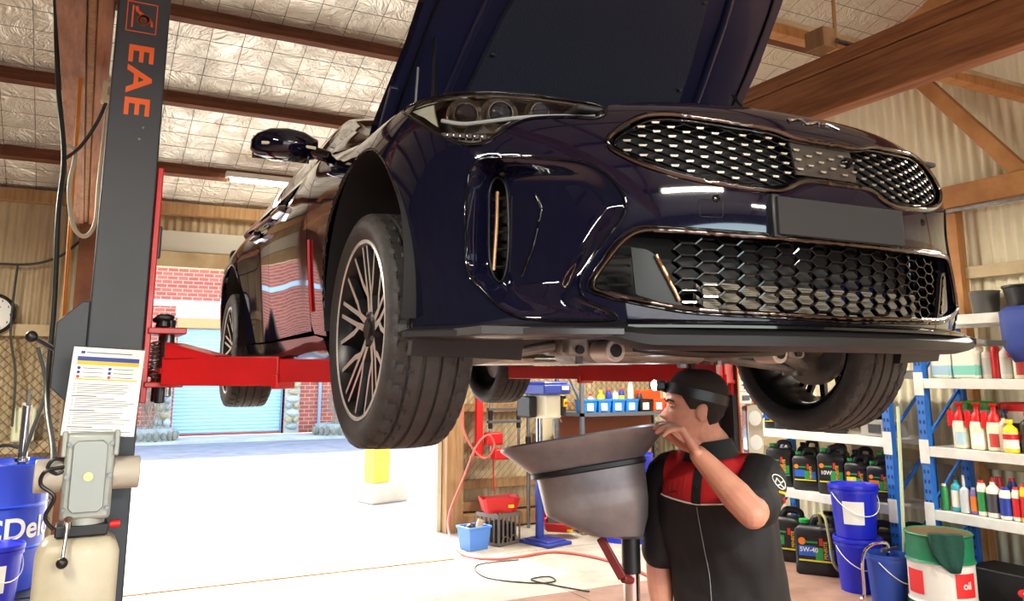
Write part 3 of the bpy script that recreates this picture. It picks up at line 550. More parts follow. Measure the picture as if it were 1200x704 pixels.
# splitter swept round the nose
def sweep(name, us, prof, m, bev=0):
    rings = []
    for u in us:
        nx, ny = np.interp(u, _d, _nn[:, 0]), np.interp(u, _d, _nn[:, 1]); x, y = np.interp(u, _d, _c[:, 0]), np.interp(u, _d, _c[:, 1]); rings.append([(x+nx*o, y+ny*o, z) for o, z in prof(abs(u))])
    return MB().loft(rings).build(name, m, CAR, 35, bev)
def sm_(a, b, x): t = min(1, max(0, (x-a)/(b-a))); return t*t*(3-2*t)
def lipo(u): return .012+.018*sm_(.35, .62, u)+.026*math.exp(-((u-.76)/.13)**2)
sweep('front_splitter', np.linspace(-1.10, 1.10, 140), lambda u: [(-.06, .180+.03*sm_(.5, .64, u)), (lipo(u)-.02, .182+.026*sm_(.5, .64, u)), (lipo(u)+.012, .190+.026*sm_(.5, .64, u)), (lipo(u)+.014, .212+.012*sm_(.5, .64, u)), (lipo(u)-.004, .236-.006*sm_(.5, .64, u)), (-.01, .252-.012*sm_(.5, .64, u)), (-.06, .24)], M_satin)
sweep('splitter_edge', np.linspace(-.56, .56, 80), lambda u: [(.006, .246), (.022, .240), (.03, .234), (.03, .228), (.005, .232)], M_gloss)
for sg in (1, -1):
    sweep('corner_blade', np.linspace(sg*.57, sg*1.08, 40), lambda u: [(-.02, .204), (lipo(u)+.006, .208), (lipo(u)+.018, .212), (lipo(u)+.018, .224), (lipo(u)+.006, .228), (-.02, .23)][::sg], mat('satin_grey_trim', (60, 58, 60), .25, .3))
# bonnet
HB = bpy.data.objects.new('bonnet', None); COL.objects.link(HB); HB.parent = CAR; HB.location = (0, .60, .975); HB.rotation_euler = (R_(-45), 0, 0)   # local -y points to the nose
def hw(s): return float(np.interp(s, [0, .05, .37, .53, .82, 1.05, 1.22, 1.30], [.772, .772, .733, .726, .675, .60, .50, .40]))
def hoodsurf(dz, inset=0., n=36, k=30, s0=0., s1=1.30, drop=True):
    A = []
    for s in np.linspace(s0, s1, n):
        w_ = hw(s)-inset; A.append([(w_*t, -s, dz+.055*(1-t*t)*(1 if not drop else 1)-.035*(s/1.3)**3+.012*math.exp(-((abs(t)-.55)/.16)**2)) for t in np.linspace(-1, 1, k)])
    return np.array(A)
MB().grid(hoodsurf(0)).build('bonnet_skin', M_paint, HB, 50)
M_under = mat('bonnet_underside', (30, 32, 62), .35, coat=.3)
under = hoodsurf(-.028, .012); MB().grid(under, flip=True).build('bonnet_inner_frame', M_under, HB, 50)
top = hoodsurf(0); und = under; rim = MB(); idx = [(i, 0) for i in range(36)]+[(35, j) for j in range(1, 30)]+[(i, 29) for i in range(34, -1, -1)]+[(0, j) for j in range(28, 0, -1)]
rim.loft([[top[i, j] for i, j in idx], [und[i, j] for i, j in idx]], cap=False).build('bonnet_hem', M_paint, HB, 50, norm=True)
def hpt(s, t, dz): w_ = hw(s)-.012; return (w_*t, -s, -.028+.055*(1-t*t)-.035*(s/1.3)**3+.012*math.exp(-((abs(t)-.55)/.16)**2)+dz)
liner = rnd([(-.60,.14),(-.62,.30),(-.58,.55),(-.52,.85),(-.40,1.02),(-.2,1.08),(0,1.09),(.2,1.08),(.40,1.02),(.52,.85),(.58,.55),(.62,.30),(.60,.14),(.3,.10),(0,.09),(-.3,.10)], 6)
cx_ = np.mean(liner, 0); rings = []
for k, (sc, dz) in enumerate(((1.0, -.004), (.985, -.022), (.9, -.028), (.6, -.03), (.3, -.03), (.02, -.03))): rings.append([hpt(cx_[1]+(q[1]-cx_[1])*sc, (cx_[0]+(q[0]-cx_[0])*sc), dz) for q in liner])
MB().loft(rings).build('insulation_liner', mat('liner_felt', (30, 36, 56), .85, bump=.25, bscale=150), HB, 60, norm=True)
for k in range(12):
    q = liner[int(k*len(liner)/12)]; p = hpt(cx_[1]+(q[1]-cx_[1])*.93, cx_[0]+(q[0]-cx_[0])*.93, -.03); MB().ell(p, (.011, .011, .006), 12, 6).build('liner_clip', M_black, HB)
for sg in (1, -1):
    MB().tube(smooth_path([hpt(.16, sg*.72, -.002), hpt(.5, sg*.70, -.004), hpt(.85, sg*.66, -.004), hpt(1.1, sg*.45, -.004)], 8), .016, 8).build('bonnet_rib', M_under, HB, 60)
    MB().tube(smooth_path([hpt(.03, sg*.93, -.002), hpt(.5, sg*.94, -.004), hpt(.9, sg*.93, -.004), hpt(1.2, sg*.75, -.004)], 8), .006, 6).build('bonnet_seal', M_satin, HB, 60)
    MB().beam((sg*.74, .02, -.03), (sg*.74, -.22, -.035), .03, .02).build('bonnet_hinge', M_under, HB, bev=.004)
    p0 = (sg*.73, .05, .86); p1 = Vector(HB.rotation_euler.to_matrix() @ Vector(hpt(.42, sg*.9, -.02)))+Vector((0, .60, .975)); MB().cyl(p0, p1, .009, .006, 10).build('gas_strut', M_black, CAR)
MB().tube(smooth_path([hpt(1.13, -.5, -.01), hpt(1.19, -.2, -.012), hpt(1.2, 0, -.012), hpt(1.19, .2, -.012), hpt(1.13, .5, -.01)], 6), .02, 8).build('bonnet_front_beam', M_under, HB, 60); MB().beam(hpt(1.19, -.03, -.05), hpt(1.19, .03, -.05), .05, .015).build('striker', M_steel, HB)
# engine bay and inner structure
MB().b2(-.62, .62, -.62, -.36, .735, .75).b2(-.55, .55, -.36, .45, .70, .735).build('radiator_cover', M_darkplastic, CAR, bev=.006); MB().b2(-.35, .35, -.28, .38, .735, .80).build('engine_cover', M_darkplastic, CAR, bev=.02)
MB().b2(-.78, .78, .45, .56, .60, .95).build('firewall', M_dark, CAR)
for sg in (1, -1):
    MB().b2(sg*.62-.03, sg*.62+.03, -.5, .5, .60, .80).build('inner_rail', M_under, CAR, bev=.01); MB().tube(smooth_path([(sg*.80, -.30, .83), (sg*.79, 0, .875), (sg*.785, .3, .915), (sg*.78, .55, .95)], 6), .012, 8).build('wing_seal', M_satin, CAR)
    MB().cyl((sg*.55, .1, .78), (sg*.55, .1, .86), .09, .07, 18).build('strut_tower', M_under, CAR)
    # wheel well liners
    for yc, xo, r in ((.115, .925, .41), (2.935, .93, .40)):
        A = [[(sg*x, yc-r*math.cos(t), .36+r*math.sin(t)) for x in (.46, .7, xo)] for t in np.linspace(R_(-14), R_(194), 30)]; b = MB(); b.grid(A); b.grid([[(sg*.46, yc-r*k*math.cos(t), .36+r*k*math.sin(t)) for k in (0.001, 1)] for t in np.linspace(R_(-14), R_(194), 30)]); b.build('wheel_well', mat('liner_black', (13, 13, 15), .8), CAR, 60)
MB().cyl((-.80, .02, .88), (-.80, -.0, 1.02), .004, n=8).build('bonnet_stay_clip', M_steel, CAR)
# greenhouse
GY = [.60, .90, 1.20, 1.50, 1.8, 2.2, 2.6, 3.0, 3.4, 3.8]; GZ = [.975, 1.115, 1.245, 1.345, 1.385, 1.39, 1.36, 1.29, 1.19, 1.08]; GR = [.74, .715, .675, .635, .615, .61, .60, .585, .57, .60]; GB = [.80, .845, .86, .862, .862, .862, .86, .85, .82, .74]; BZ = [.93, .935, .94, .945, .95, .955, .965, .985, 1.01, 1.03]
def G(y, t):
    f = lambda A: np.interp(y, GY, A)
    zr, xr, xb, zb = f(GZ), f(GR), f(GB), f(BZ); zrail = zb+(zr-zb)*.86
    if t <= .5: k = t/.5; return (xb+(xr-xb)*k+.018*math.sin(k*math.pi), y, zb+(zrail-zb)*k)
    k = (t-.5)/.5; return (xr*math.cos(k*math.pi/2)**.9 if k < 1 else 0., y, zrail+(zr-zrail)*math.sin(k*math.pi/2)**.8)
def gpatch(name, m, y0, y1, t0, t1, ny, nt_, sides=(1, -1), parent=None, off=0.):
    for sg in sides:
        A = np.array([[G(y, t) for t in np.linspace(t0, t1, nt_)] for y in np.linspace(y0, y1, ny)]); A[..., 0] *= sg; MB().grid(A, flip=sg < 0).build(name, m, CAR, 60)
M_wind = glassmat('tinted_glass', (120, 130, 130), .55)
gpatch('side_window', M_wind, .98, 1.88, .03, .44, 14, 6); gpatch('side_window', M_wind, 1.96, 3.0, .03, .44, 14, 6); gpatch('roof_rail', M_gloss, .62, 3.6, .44, .56, 40, 5); gpatch('pillar', M_gloss, .62, .98, .0, .44, 8, 5); gpatch('pillar', M_gloss, 1.88, 1.96, .0, .44, 4, 6); gpatch('pillar', M_paint, 3.0, 3.7, .0, .44, 14, 6)
gpatch('belt_trim', M_chrome, .98, 3.0, -.01, .03, 30, 3)
for nm, m, y0, y1, ny in (('windscreen', M_wind, .62, 1.42, 16), ('roof', M_gloss, 1.42, 2.9, 24), ('rear_window', M_wind, 2.9, 3.6, 12), ('boot_lid', M_paint, 3.6, 3.8, 6)):
    A = []
    for y in np.linspace(y0, y1, ny):
        h = [G(y, t) for t in np.linspace(.56, 1, 10)]; A.append(h+[(-x, b_, z) for x, b_, z in h[-2::-1]])
    MB().grid(A).build(nm, m, CAR, 60)
MB().b2(-.78, .78, .56, .62, .90, .965).build('scuttle_panel', M_black, CAR, bev=.01)
MB().b2(-.70, .70, 1.0, 2.6, .55, .75).build('cabin_floor', M_dark, CAR)
for sx in (-.37, .37): MB().b2(sx-.22, sx+.22, 1.75, 1.9, .6, 1.1).b2(sx-.10, sx+.10, 1.78, 1.86, 1.1, 1.26).build('seat', M_dark, CAR, bev=.03)
A = [[(t*.86, 3.98, z) for t in np.linspace(-1, 1, 6)] for z in (.3, .95)]
MB().b2(-.84, .84, 3.85, 3.98, .25, .98).build('rear_panel', M_paint, CAR, bev=.03); MB().b2(-.72, .72, 3.55, 3.95, .96, 1.05).build('boot_top', M_paint, CAR, bev=.02)
# ---------- underbody ----------
M_under2 = mat('under_tray', (34, 34, 36), .6); M_heat = mat('heat_shield', (206, 196, 176), .35, .7, col2=(160, 150, 132), nscale=10)
MB().b2(-.70, .70, .55, 3.7, .20, .24).build('floor_pan', M_under2, CAR, bev=.01); MB().b2(-.80, -.70, .62, 2.5, .185, .23).b2(.70, .80, .62, 2.5, .185, .23).build('sill_seam', M_under2, CAR, bev=.004)
MB().b2(-.60, .10, .66, 2.4, .186, .199).build('heat_shield', M_heat, CAR, bev=.003); MB().b2(-.16, .16, .5, 3.4, .165, .20).build('tunnel_cover', M_heat, CAR, bev=.02)
MB().b2(-.56, .56, -.70, -.46, .212, .228).build('front_under_tray', M_under2, CAR, bev=.006)
for sg in (1, -1):
    MB().add([(sg*.66, -.42, .21), (sg*.92, -.36, .215), (sg*.92, -.345, .170), (sg*.66, -.405, .160), (sg*.66, -.39, .21), (sg*.92, -.33, .215), (sg*.92, -.32, .170), (sg*.66, -.38, .160)], [(0, 1, 2, 3), (7, 6, 5, 4), (0, 4, 5, 1), (3, 2, 6, 7), (1, 5, 6, 2), (0, 3, 7, 4)]).build('tyre_deflector', M_satin, CAR, norm=True)
    MB().b2(sg*.66-.20, sg*.66+.20, -.62, -.42, .212, .228).build('corner_tray', M_under2, CAR)
    MB().beam((sg*.36, .26, .20), (sg*.70, .08, .145), .06, .035).build('lower_arm', M_castalu, CAR, bev=.012); MB().beam((sg*.34, -.16, .22), (sg*.69, .02, .15), .045, .03).build('tension_arm', M_castalu, CAR, bev=.01)
    MB().cyl((sg*.30, -.10, .27), (sg*.68, -.04, .23), .012, n=10).cyl((sg*.58, -.055, .24), (sg*.68, -.04, .23), .018, n=10).build('track_rod', M_steel, CAR)
    MB().cyl((sg*.70, .09, .12), (sg*.70, .09, .42), .035, .03, 14).build('steering_knuckle', M_castalu, CAR); MB().cyl((sg*.58, .09, .40), (sg*.56, .1, .80), .045, n=16).build('damper', M_steel, CAR); MB().cyl((sg*.30, .09, .30), (sg*.72, .09, .25), .02, n=12).build('drive_shaft', M_steel, CAR)
    MB().cyl((sg*.30, -.27, .190), (sg*.30, -.18, .190), .032, n=24).build('subframe_bush', M_alu, CAR, bev=.004); MB().cyl((sg*.30, -.274, .190), (sg*.30, -.268, .190), .018, n=16).build('bush_core', M_black, CAR)
    MB().b2(sg*.40-.035, sg*.40+.035, -.24, -.20, .175, .23).build('subframe_bracket', M_castalu, CAR, bev=.01); MB().cyl((sg*.40, -.25, .192), (sg*.40, -.235, .192), .012, n=14).build('bracket_bolt', M_black, CAR)
    MB().cyl((sg*.27, -.02, .185), (sg*.27, -.02, .155), .012, n=6).build('subframe_bolt', M_steel, CAR)
    MB().beam((sg*.35, 2.7, .2), (sg*.72, 2.9, .2), .05, .04).beam((sg*.35, 3.1, .22), (sg*.72, 2.95, .3), .04, .04).build('rear_arm', M_castalu, CAR, bev=.01)
MB().b2(-.42, .42, -.16, -.06, .178, .235).b2(-.40, .40, .18, .30, .19, .25).b2(-.40, -.30, -.16, .3, .19, .25).b2(.30, .40, -.16, .3, .19, .25).build('front_subframe', M_castalu, CAR, bev=.012)
MB().b2(-.20, .16, -.10, .28, .158, .28).build('oil_sump', M_castalu, CAR, bev=.025); MB().b2(-.20, -.06, -.34, -.22, .178, .28).build('gear_housing', M_castalu, CAR, bev=.012); MB().cyl((.08, -.32, .205), (.08, -.2, .205), .04, n=18).build('ancillary_pump', M_castalu, CAR, bev=.012)
MB().cyl((.12, -.02, .165), (.12, -.02, .145), .018, n=6).build('drain_plug', M_steel, CAR); MB().tube(smooth_path([(-.28, -.33, .20), (-.1, -.36, .186), (.1, -.35, .188), (.3, -.28, .20), (.34, -.05, .22)], 8), .014, 8).build('hose', M_black, CAR); MB().tube(smooth_path([(-.03, -.30, .21), (.0, -.33, .188), (.05, -.30, .195)], 6), .008, 8).build('yellow_line', M_yellow, CAR)
for y in (2.66, 3.2): MB().b2(-.5, .5, y, y+.08, .2, .28).build('rear_subframe', M_castalu, CAR, bev=.01)
MB().cyl((.2, .4, .19), (.25, 3.6, .2), .035, n=14).cyl((.25, 3.3, .22), (.25, 3.75, .22), .09, n=16).build('exhaust', M_steel, CAR)
# ---------- wheels ----------
def tyre_mesh(r=.331, wd=.235, rim=.245):
    prof = []; hwid = wd/2; xs = np.linspace(-hwid*.86, hwid*.86, 57); gr = [-.066, -.026, .020, .062]
    out = [(-hwid*.80, rim), (-hwid*.93, rim+.012), (-hwid*1.02, rim+.035), (-hwid*1.03, rim+.052), (-hwid*.985, r-.022), (-hwid*.93, r-.009)]
    tread = [(x, r-.006*(abs(x)/hwid)**3) for x in xs]; full_ = out+tread+[(-x, z) for x, z in out[::-1]]; n = 180; V = []
    for k in range(n):
        a = 2*math.pi*k/n
        for x, z in full_:
            if any(abs(x-g_) < .0046 for g_ in gr) and z > r-.01: z -= .007
            elif abs(x) > hwid*.42 and z > r-.012 and abs(x) < hwid*.985 and (k+(0 if x > 0 else 2)+int(6*abs(x)/hwid)) % 5 == 0: z -= .005
            V.append((x, z*math.cos(a), z*math.sin(a)))
    m_ = len(full_); F = [(k*m_+j, k*m_+j+1, ((k+1) % n)*m_+j+1, ((k+1) % n)*m_+j) for k in range(n) for j in range(m_-1)]; b = MB(); b.add(V, F); return b
def rim_parts():
    n = 64; rf = MB()                                             # outer face points to -x
    RX = Matrix(((0, 0, 1, 0), (1, 0, 0, 0), (0, 1, 0, 0), (0, 0, 0, 1)))
    barrel = MB().lathe([(.246, -.112), (.240, -.104), (.228, -.085), (.222, -.06), (.224, .02), (.230, .085), (.248, .108), (.252, .110)], n, M=RX, cap=False)
    lip = MB().lathe([(.2425, -.108), (.246, -.112), (.2535, -.110), (.254, -.102), (.247, -.098)], n, M=RX, cap=False)
    sp = MB()
    def bar(r0, a0, r1, a1, w0, w1, x0, x1):
        p = np.array((x0, r0*math.cos(a0), r0*math.sin(a0))); q = np.array((x1, r1*math.cos(a1), r1*math.sin(a1))); d = q-p; d /= np.linalg.norm(d); s_ = np.cross(d, (1, 0, 0)); s_ /= np.linalg.norm(s_); dx = np.array((.022, 0, 0))
        V = [p-s_*w0, p+s_*w0, q+s_*w1, q-s_*w1, p-s_*w0*1.6+dx, p+s_*w0*1.6+dx, q+s_*w1*1.9+dx, q-s_*w1*1.9+dx]; sp.add(V, [(0, 1, 2, 3)], 0); sp.add(V, [(1, 0, 4, 5), (2, 1, 5, 6), (3, 2, 6, 7), (0, 3, 7, 4), (7, 6, 5, 4)], 1)
    for k in range(5):
        a = 2*math.pi*k/5+.3
        for s_ in (-1, 1):
            bar(.030, a+s_*.30, .105, a+s_*.155, .012, .0085, -.076, -.082); bar(.103, a+s_*.155, .238, a+s_*.085, .0078, .0058, -.082, -.100)
            bar(.100, a+s_*.17, .140, a+s_*.36, .0085, .0078, -.081, -.087); bar(.138, a+s_*.35, .238, a+s_*.44, .0078, .0058, -.087, -.100)
    cap_ = MB().lathe([(.001, -.088), (.028, -.088), (.033, -.082), (.050, -.078), (.060, -.060), (.06, -.03), (.001, -.03)], 32, M=RX); bolts = MB()
    for k in range(5): a = 2*math.pi*k/5; bolts.cyl((-.084, .045*math.cos(a), .045*math.sin(a)), (-.072, .045*math.cos(a), .045*math.sin(a)), .007, n=6)
    disc = MB().lathe([(.055, .0), (.165, 0), (.165, .028), (.055, .028)], 48, M=RX, cap=False); hub = MB().lathe([(.001, -.03), (.075, -.03), (.08, .0), (.08, .03), (.06, .05), (.06, .11), (.001, .11)], 28, M=RX)
    cal = MB(); A = []
    for t in np.linspace(-.42, .42, 9): A.append([(x, r_*math.cos(t), r_*math.sin(t)) for x, r_ in ((-.035, .105), (-.042, .165), (-.030, .182), (.058, .182), (.066, .165), (.062, .105))])
    cal.loft(A); return dict(rim=(barrel, mat('rim_black', (24, 24, 27), .35, .3)), rim_lip=(lip, M_alu), spokes=(sp, [M_alu, mat('rim_black', (0, 0, 0))]), hub_cap=(cap_, mat('rim_black', (0, 0, 0))), wheel_nuts=(bolts, M_steel), brake_disc=(disc, M_steel), hub=(hub, M_castalu), caliper=(cal, M_redp))
def wheel(name):
    w_ = bpy.data.objects.new(name, None); COL.objects.link(w_); w_.parent = CAR
    tyre_mesh().build('tyre', M_rubber, w_, 32)
    for k, (b, m) in rim_parts().items():
        o = b.build(k, m, w_, 40)
        if k == 'caliper': o.rotation_euler = (R_(60), 0, 0)
    return w_
WH = wheel('wheel'); spots = [(-.818, .085, .25, 0, 0), (.815, .085, .25, 0, 1), (-.825, 2.905, .25, 0, 0), (.825, 2.905, .25, 0, 1)]
for i, (x, y, z, st, flip) in enumerate(spots):
    o = WH if i == 0 else dup(WH, parent=CAR); o.location = (x, y, z); o.rotation_euler = (0, 0, st+(math.pi if flip else 0))
# ================= two-post lift =================
def ribbon(b, P, w_, M=None, z0=0., z1=.001):
    P = [Vector((x, y, 0)) for x, y in P]
    for p, q in zip(P, P[1:]):
        d = (q-p).normalized(); s_ = Vector((-d.y, d.x, 0))*w_/2; e = d*w_*.3; b.add([(*(p-e+s_)[:2], z0), (*(p-e-s_)[:2], z0), (*(q+e-s_)[:2], z0), (*(q+e+s_)[:2], z0), (*(p-e+s_)[:2], z1), (*(p-e-s_)[:2], z1), (*(q+e-s_)[:2], z1), (*(q+e+s_)[:2], z1)], [(0, 1, 2, 3), (7, 6, 5, 4), (0, 4, 5, 1), (1, 5, 6, 2), (2, 6, 7, 3), (3, 7, 4, 0)], 0, M)
LIFT = thing('car_lift', 'two post vehicle lift with charcoal columns and red swing arms', 'car lift', (0, 0, 0))
def prt(name, m, b, bev=.004, par=LIFT, smooth=40): return b.build(name, m, par, smooth, bev)
def lcol(x0, x1, inn):       # inn = +1: open side faces +x
    c = MB().prism([(x0, 3.2), (x1, 3.2), (x1, 3.235), (x0+.03, 3.235), (x0+.03, 3.465), (x1, 3.465), (x1, 3.5), (x0, 3.5)] if inn > 0 else [(x1, 3.2), (x1, 3.5), (x0, 3.5), (x0, 3.465), (x1-.03, 3.465), (x1-.03, 3.235), (x0, 3.235), (x0, 3.2)], .012, 3.62)
    o = prt('column', M_col, c, .006); xe = x1 if inn > 0 else x0
    prt('base_plate', M_col, MB().b2(x0-.08, x1+.08, 3.1, 3.6, 0, .014))
    return o
colL = lcol(.008, .188, 1); colR = lcol(2.955, 3.105, -1)
prt('carriage', M_red, MB().b2(.06, .20, 3.24, 3.46, 1.62, 2.46).b2(.19, .212, 3.215, 3.485, 1.60, 2.46)); prt('carriage', M_red, MB().b2(2.96, 3.08, 3.24, 3.46, 1.62, 2.4).b2(2.935, 2.955, 3.215, 3.485, 1.6, 2.4))
prt('safety_pad', M_black, MB().b2(.205, .222, 3.22, 3.25, 2.12, 2.24))
# arm yokes, pins, arms
def yoke(x0, s_, y):
    prt('arm_yoke', M_red, MB().b2(min(x0, x0+s_*.13), max(x0, x0+s_*.13), y-.07, y+.07, 1.845, 1.868)); prt('arm_yoke', M_red, MB().b2(min(x0, x0+s_*.13), max(x0, x0+s_*.13), y-.07, y+.07, 1.655, 1.675))
    xp = x0+s_*.075; prt('pivot_pin', M_steel, MB().cyl((xp, y, 1.62), (xp, y, 1.90), .022, n=16)); sp = MB(); t = np.linspace(0, 2*math.pi*8, 120); sp.tube(np.stack([xp-s_*.045+.013*np.cos(t), y-.05+.013*np.sin(t), 1.69+.13*t/t[-1]], 1), .003, 5); prt('lock_spring', M_steel, sp, 0)
    prt('lock_handle', M_black, MB().cyl((xp-s_*.02, y-.05, 1.87), (xp-s_*.02, y-.05, 1.895), .022, .018, 12).ell((xp-s_*.02, y-.05, 1.905), (.035, .016, .014), 12, 6)); prt('lock_foot', M_black, MB().cyl((xp-s_*.02, y-.05, 1.60), (xp-s_*.02, y-.05, 1.66), .018, n=10))
    prt('gear_segment', M_red, MB().cyl((xp, y, 1.70), (xp, y, 1.725), .055, n=20))
yoke(.20, 1, 3.27); yoke(2.95, -1, 3.27); yoke(.20, 1, 3.43); yoke(2.95, -1, 3.43)
def arm(p, q, k, zc=1.712, gus=True):
    p = np.array(p); q = np.array(q); d = (q-p)/np.linalg.norm(q-p); m_ = p+(q-p)*k
    prt('swing_arm', M_red, MB().beam((*p, zc), (*m_, zc), .11, .10)); prt('arm_extension', M_red, MB().beam((*(m_-d*.1), zc+.002), (*q, zc+.002), .088, .078))
    prt('extension_stop', M_red, MB().beam((*(m_-d*.02), zc-.035), (*(m_+d*.004), zc-.035), .125, .05)); prt('adhesive_pad', M_black, MB().beam((*(m_-d*.12), zc+.052), (*(m_+d*.02), zc+.052), .09, .006), 0)
    n_ = np.array((-d[1], d[0]))
    if gus:
        g_ = MB(); a_ = p+d*.01; b_ = p+d*.21
        for s_ in (-.05, .05): A0 = a_+n_*s_; B0 = b_+n_*s_; g_.add([(*(A0-n_*.005), zc+.04), (*(A0-n_*.005), zc+.10), (*(B0-n_*.005), zc+.045), (*(A0+n_*.005), zc+.04), (*(A0+n_*.005), zc+.10), (*(B0+n_*.005), zc+.045)], [(0, 1, 2), (5, 4, 3), (0, 3, 4, 1), (1, 4, 5, 2), (2, 5, 3, 0)])
        g_.beam((*a_, zc+.098), (*b_, zc+.05), .11, .008); prt('arm_gusset', M_red, g_, 0)
    for r_, z0, z1, m in ((.035, zc+.03, 1.765, M_steel), (.058, 1.752, 1.762, M_red), (.055, 1.762, 1.772, mat('pad_rubber', (30, 30, 30), .8))): prt('lift_pad', m, MB().cyl((*q, z0), (*q, z1), r_, n=20), 0)
arm((.285, 3.2), (.84, 2.72), .62); arm((2.90, 3.24), (2.38, 2.76), .6); arm((.29, 3.46), (.82, 4.85), .6); arm((2.87, 3.46), (2.47, 4.72), .55)
# graphics on the left column
LG = Matrix.Translation((.0, 3.1985, 0)) @ Matrix(((1, 0, 0, 0), (0, 0, -1, 0), (0, 1, 0, 0), (0, 0, 0, 1)))   # (x, z) drawn on the front face
lg_ = MB(); q = [(.041, 2.968), (.143, 2.968), (.143, 3.085), (.041, 3.085)]
ribbon(lg_, q+[q[0]], .0035, LG); lg_.build('emblem_frame', M_orange, colL, None); lg_ = MB()
ribbon(lg_, [(.060, 2.985), (.060, 3.07)], .006, LG); ribbon(lg_, [(.072, 3.066), (.076, 3.05), (.118, 3.022)], .011, LG); ribbon(lg_, [(.098+.017*math.cos(t), 3.018+.017*math.sin(t)) for t in np.linspace(0, 2*math.pi, 14)], .010, LG); ribbon(lg_, [(.112, 3.024), (.126, 3.014), (.128, 2.998)], .008, LG); lg_.build('emblem', M_orange, colL, None)
for z, ch in ((2.885, 'E'), (2.782, 'A'), (2.68, 'E')):
    o = text_obj(ch, .118, M_orange, colL, 'letter', (.096, 3.1985, z), (R_(90), R_(90), 0), .0006, True, sx=1.3)
MB().cyl((.128, 3.196, 2.60), (.128, 3.2, 2.60), .004, n=10).cyl((.118, 3.196, 2.555), (.118, 3.2, 2.555), .004, n=10).build('rivets', M_steel, colL); tag(bpy.data.objects['rivets'], kind='stuff')
# side cover and release lever
prt('cable_cover', M_col, MB().prism([(-.09, 1.657), (-.04, 1.610), (.008, 1.60), (.008, 1.955), (-.017, 1.952), (-.09, 1.878)], -3.48, -3.21, M=Matrix(((1, 0, 0, 0), (0, 0, -1, 0), (0, 1, 0, 0), (0, 0, 0, 1)))))
lv = prt('release_lever', M_steel, MB().cyl((-.085, 3.25, 1.785), (-.148, 3.13, 1.82), .008, n=10), 0); MB().ell((-.155, 3.12, 1.824), (.019, .019, .019), 16, 10).build('ball_knob', M_black, lv)
# safety placard
pl = prt('safety_placard', M_paper, MB().box((0, 0, 0), (.215, .003, .285)), .001); pl.location = (.072, 3.05, 1.645); pl.rotation_euler = (R_(-7), R_(3), 0)
ink = mat('placard_ink', (96, 100, 104), .7); blu = mat('placard_blue', (48, 66, 140), .6); yel = mat('placard_yellow', (236, 186, 50), .6)
def onp(name, x0, x1, z0, z1, m): return MB().b2(x0, x1, -.0026, -.0016, z0, z1).build(name, m, pl, None)
onp('band', -.092, .094, .098, .112, blu); onp('band', -.092, .094, .085, .097, yel); onp('band', -.092, .094, .036, .040, yel); onp('mark', -.084, -.072, .121, .130, blu)
onp('title', -.068, .07, .124, .127, ink)
for k in range(3):
    for x in (-.084, .008):
        z = .074-.014*k; MB().lathe([(.001, 0), (.0052, 0), (.0052, .001), (.001, .001)], 14, M=Matrix.Translation((x, -.0015, z)) @ Matrix.Rotation(R_(90), 4, 'X')).build('pictogram', blu if k < 2 else M_redp, pl); onp('text_line', x+.012, x+.072, z-.001, z+.001, ink)
tl = MB(); z = .028
for k in range(24):
    z -= .0068
    if k in (5, 11, 18): z -= .005; tl.b2(-.094, -.02, -.0024, -.0016, z, z+.003); continue
    for x0, x1 in ((-.092, -.086), (-.082, random.uniform(.03, .095))): tl.b2(x0, x1, -.0024, -.0016, z, z+.0018)
tag(tl.build('text_lines', ink, pl, None), kind='stuff')
MB().box((.0, -.0008, 0), (.222, .001, .292)).build('plastic_sleeve', glassmat('sleeve', (240, 242, 240), .97, .1), pl)
# warning strip on the right column
ws = MB().b2(2.962, 3.05, 3.193, 3.199, 1.25, 1.80).build('warning_strip', M_paper, LIFT, None)
ob = mat('label_orange', (226, 120, 60), .6); b = MB().b2(3.046, 3.056, 3.19, 3.196, 1.25, 1.80).b2(2.956, 2.964, 3.19, 3.196, 1.25, 1.80)
for k in range(10): b.b2(2.962, 3.05, 3.19, 3.194, 1.25+k*.061, 1.252+k*.061)
tag(b.build('strip_border', ob, ws, None), kind='stuff')
for k in range(9):
    zc = 1.28+k*.061; b = MB()
    if k % 3 == 0: b.b2(2.985, 3.03, 3.188, 3.193, zc, zc+.006).b2(3.0, 3.012, 3.188, 3.193, zc-.018, zc+.018)
    elif k % 3 == 1: b.b2(2.982, 3.032, 3.188, 3.193, zc+.008, zc+.016).b2(2.985, 2.991, 3.188, 3.193, zc-.016, zc+.008).b2(3.024, 3.03, 3.188, 3.193, zc-.016, zc+.008)
    else: b.b2(2.985, 3.03, 3.188, 3.193, zc-.012, zc+.012)
    b.build('pictogram', ink, ws, None)
# hydraulic power unit
PU = bpy.data.objects.new('power_unit', None); COL.objects.link(PU); PU.parent = LIFT; PU.location = (.047, 3.02, 1.383)
M_pu = mat('grey_cast_housing', (172, 176, 168), .45, .35, col2=(150, 154, 146), nscale=6)
def oct_(w_, h, c): return [(-w_+c, -h), (w_-c, -h), (w_, -h+c), (w_, h-c), (w_-c, h), (-w_+c, h), (-w_, h-c), (-w_, -h+c)]
XZ = Matrix(((1, 0, 0, 0), (0, 0, 1, 0), (0, 1, 0, 0), (0, 0, 0, 1)))
MB().b2(-.072, .072, -.01, .12, -.135, .135).build('motor_housing', M_pu, PU, bev=.012); MB().prism(oct_(.05, .11, .014), -.026, -.008, M=XZ).build('cover_plate', mat('grey_cover', (150, 154, 148), .4, .5), PU, bev=.003, smooth=30)
MB().cyl((0, -.034, .0), (0, -.02, .0), .014, n=20).build('brass_plug', mat('brass', (206, 190, 130), .35, .7), PU)
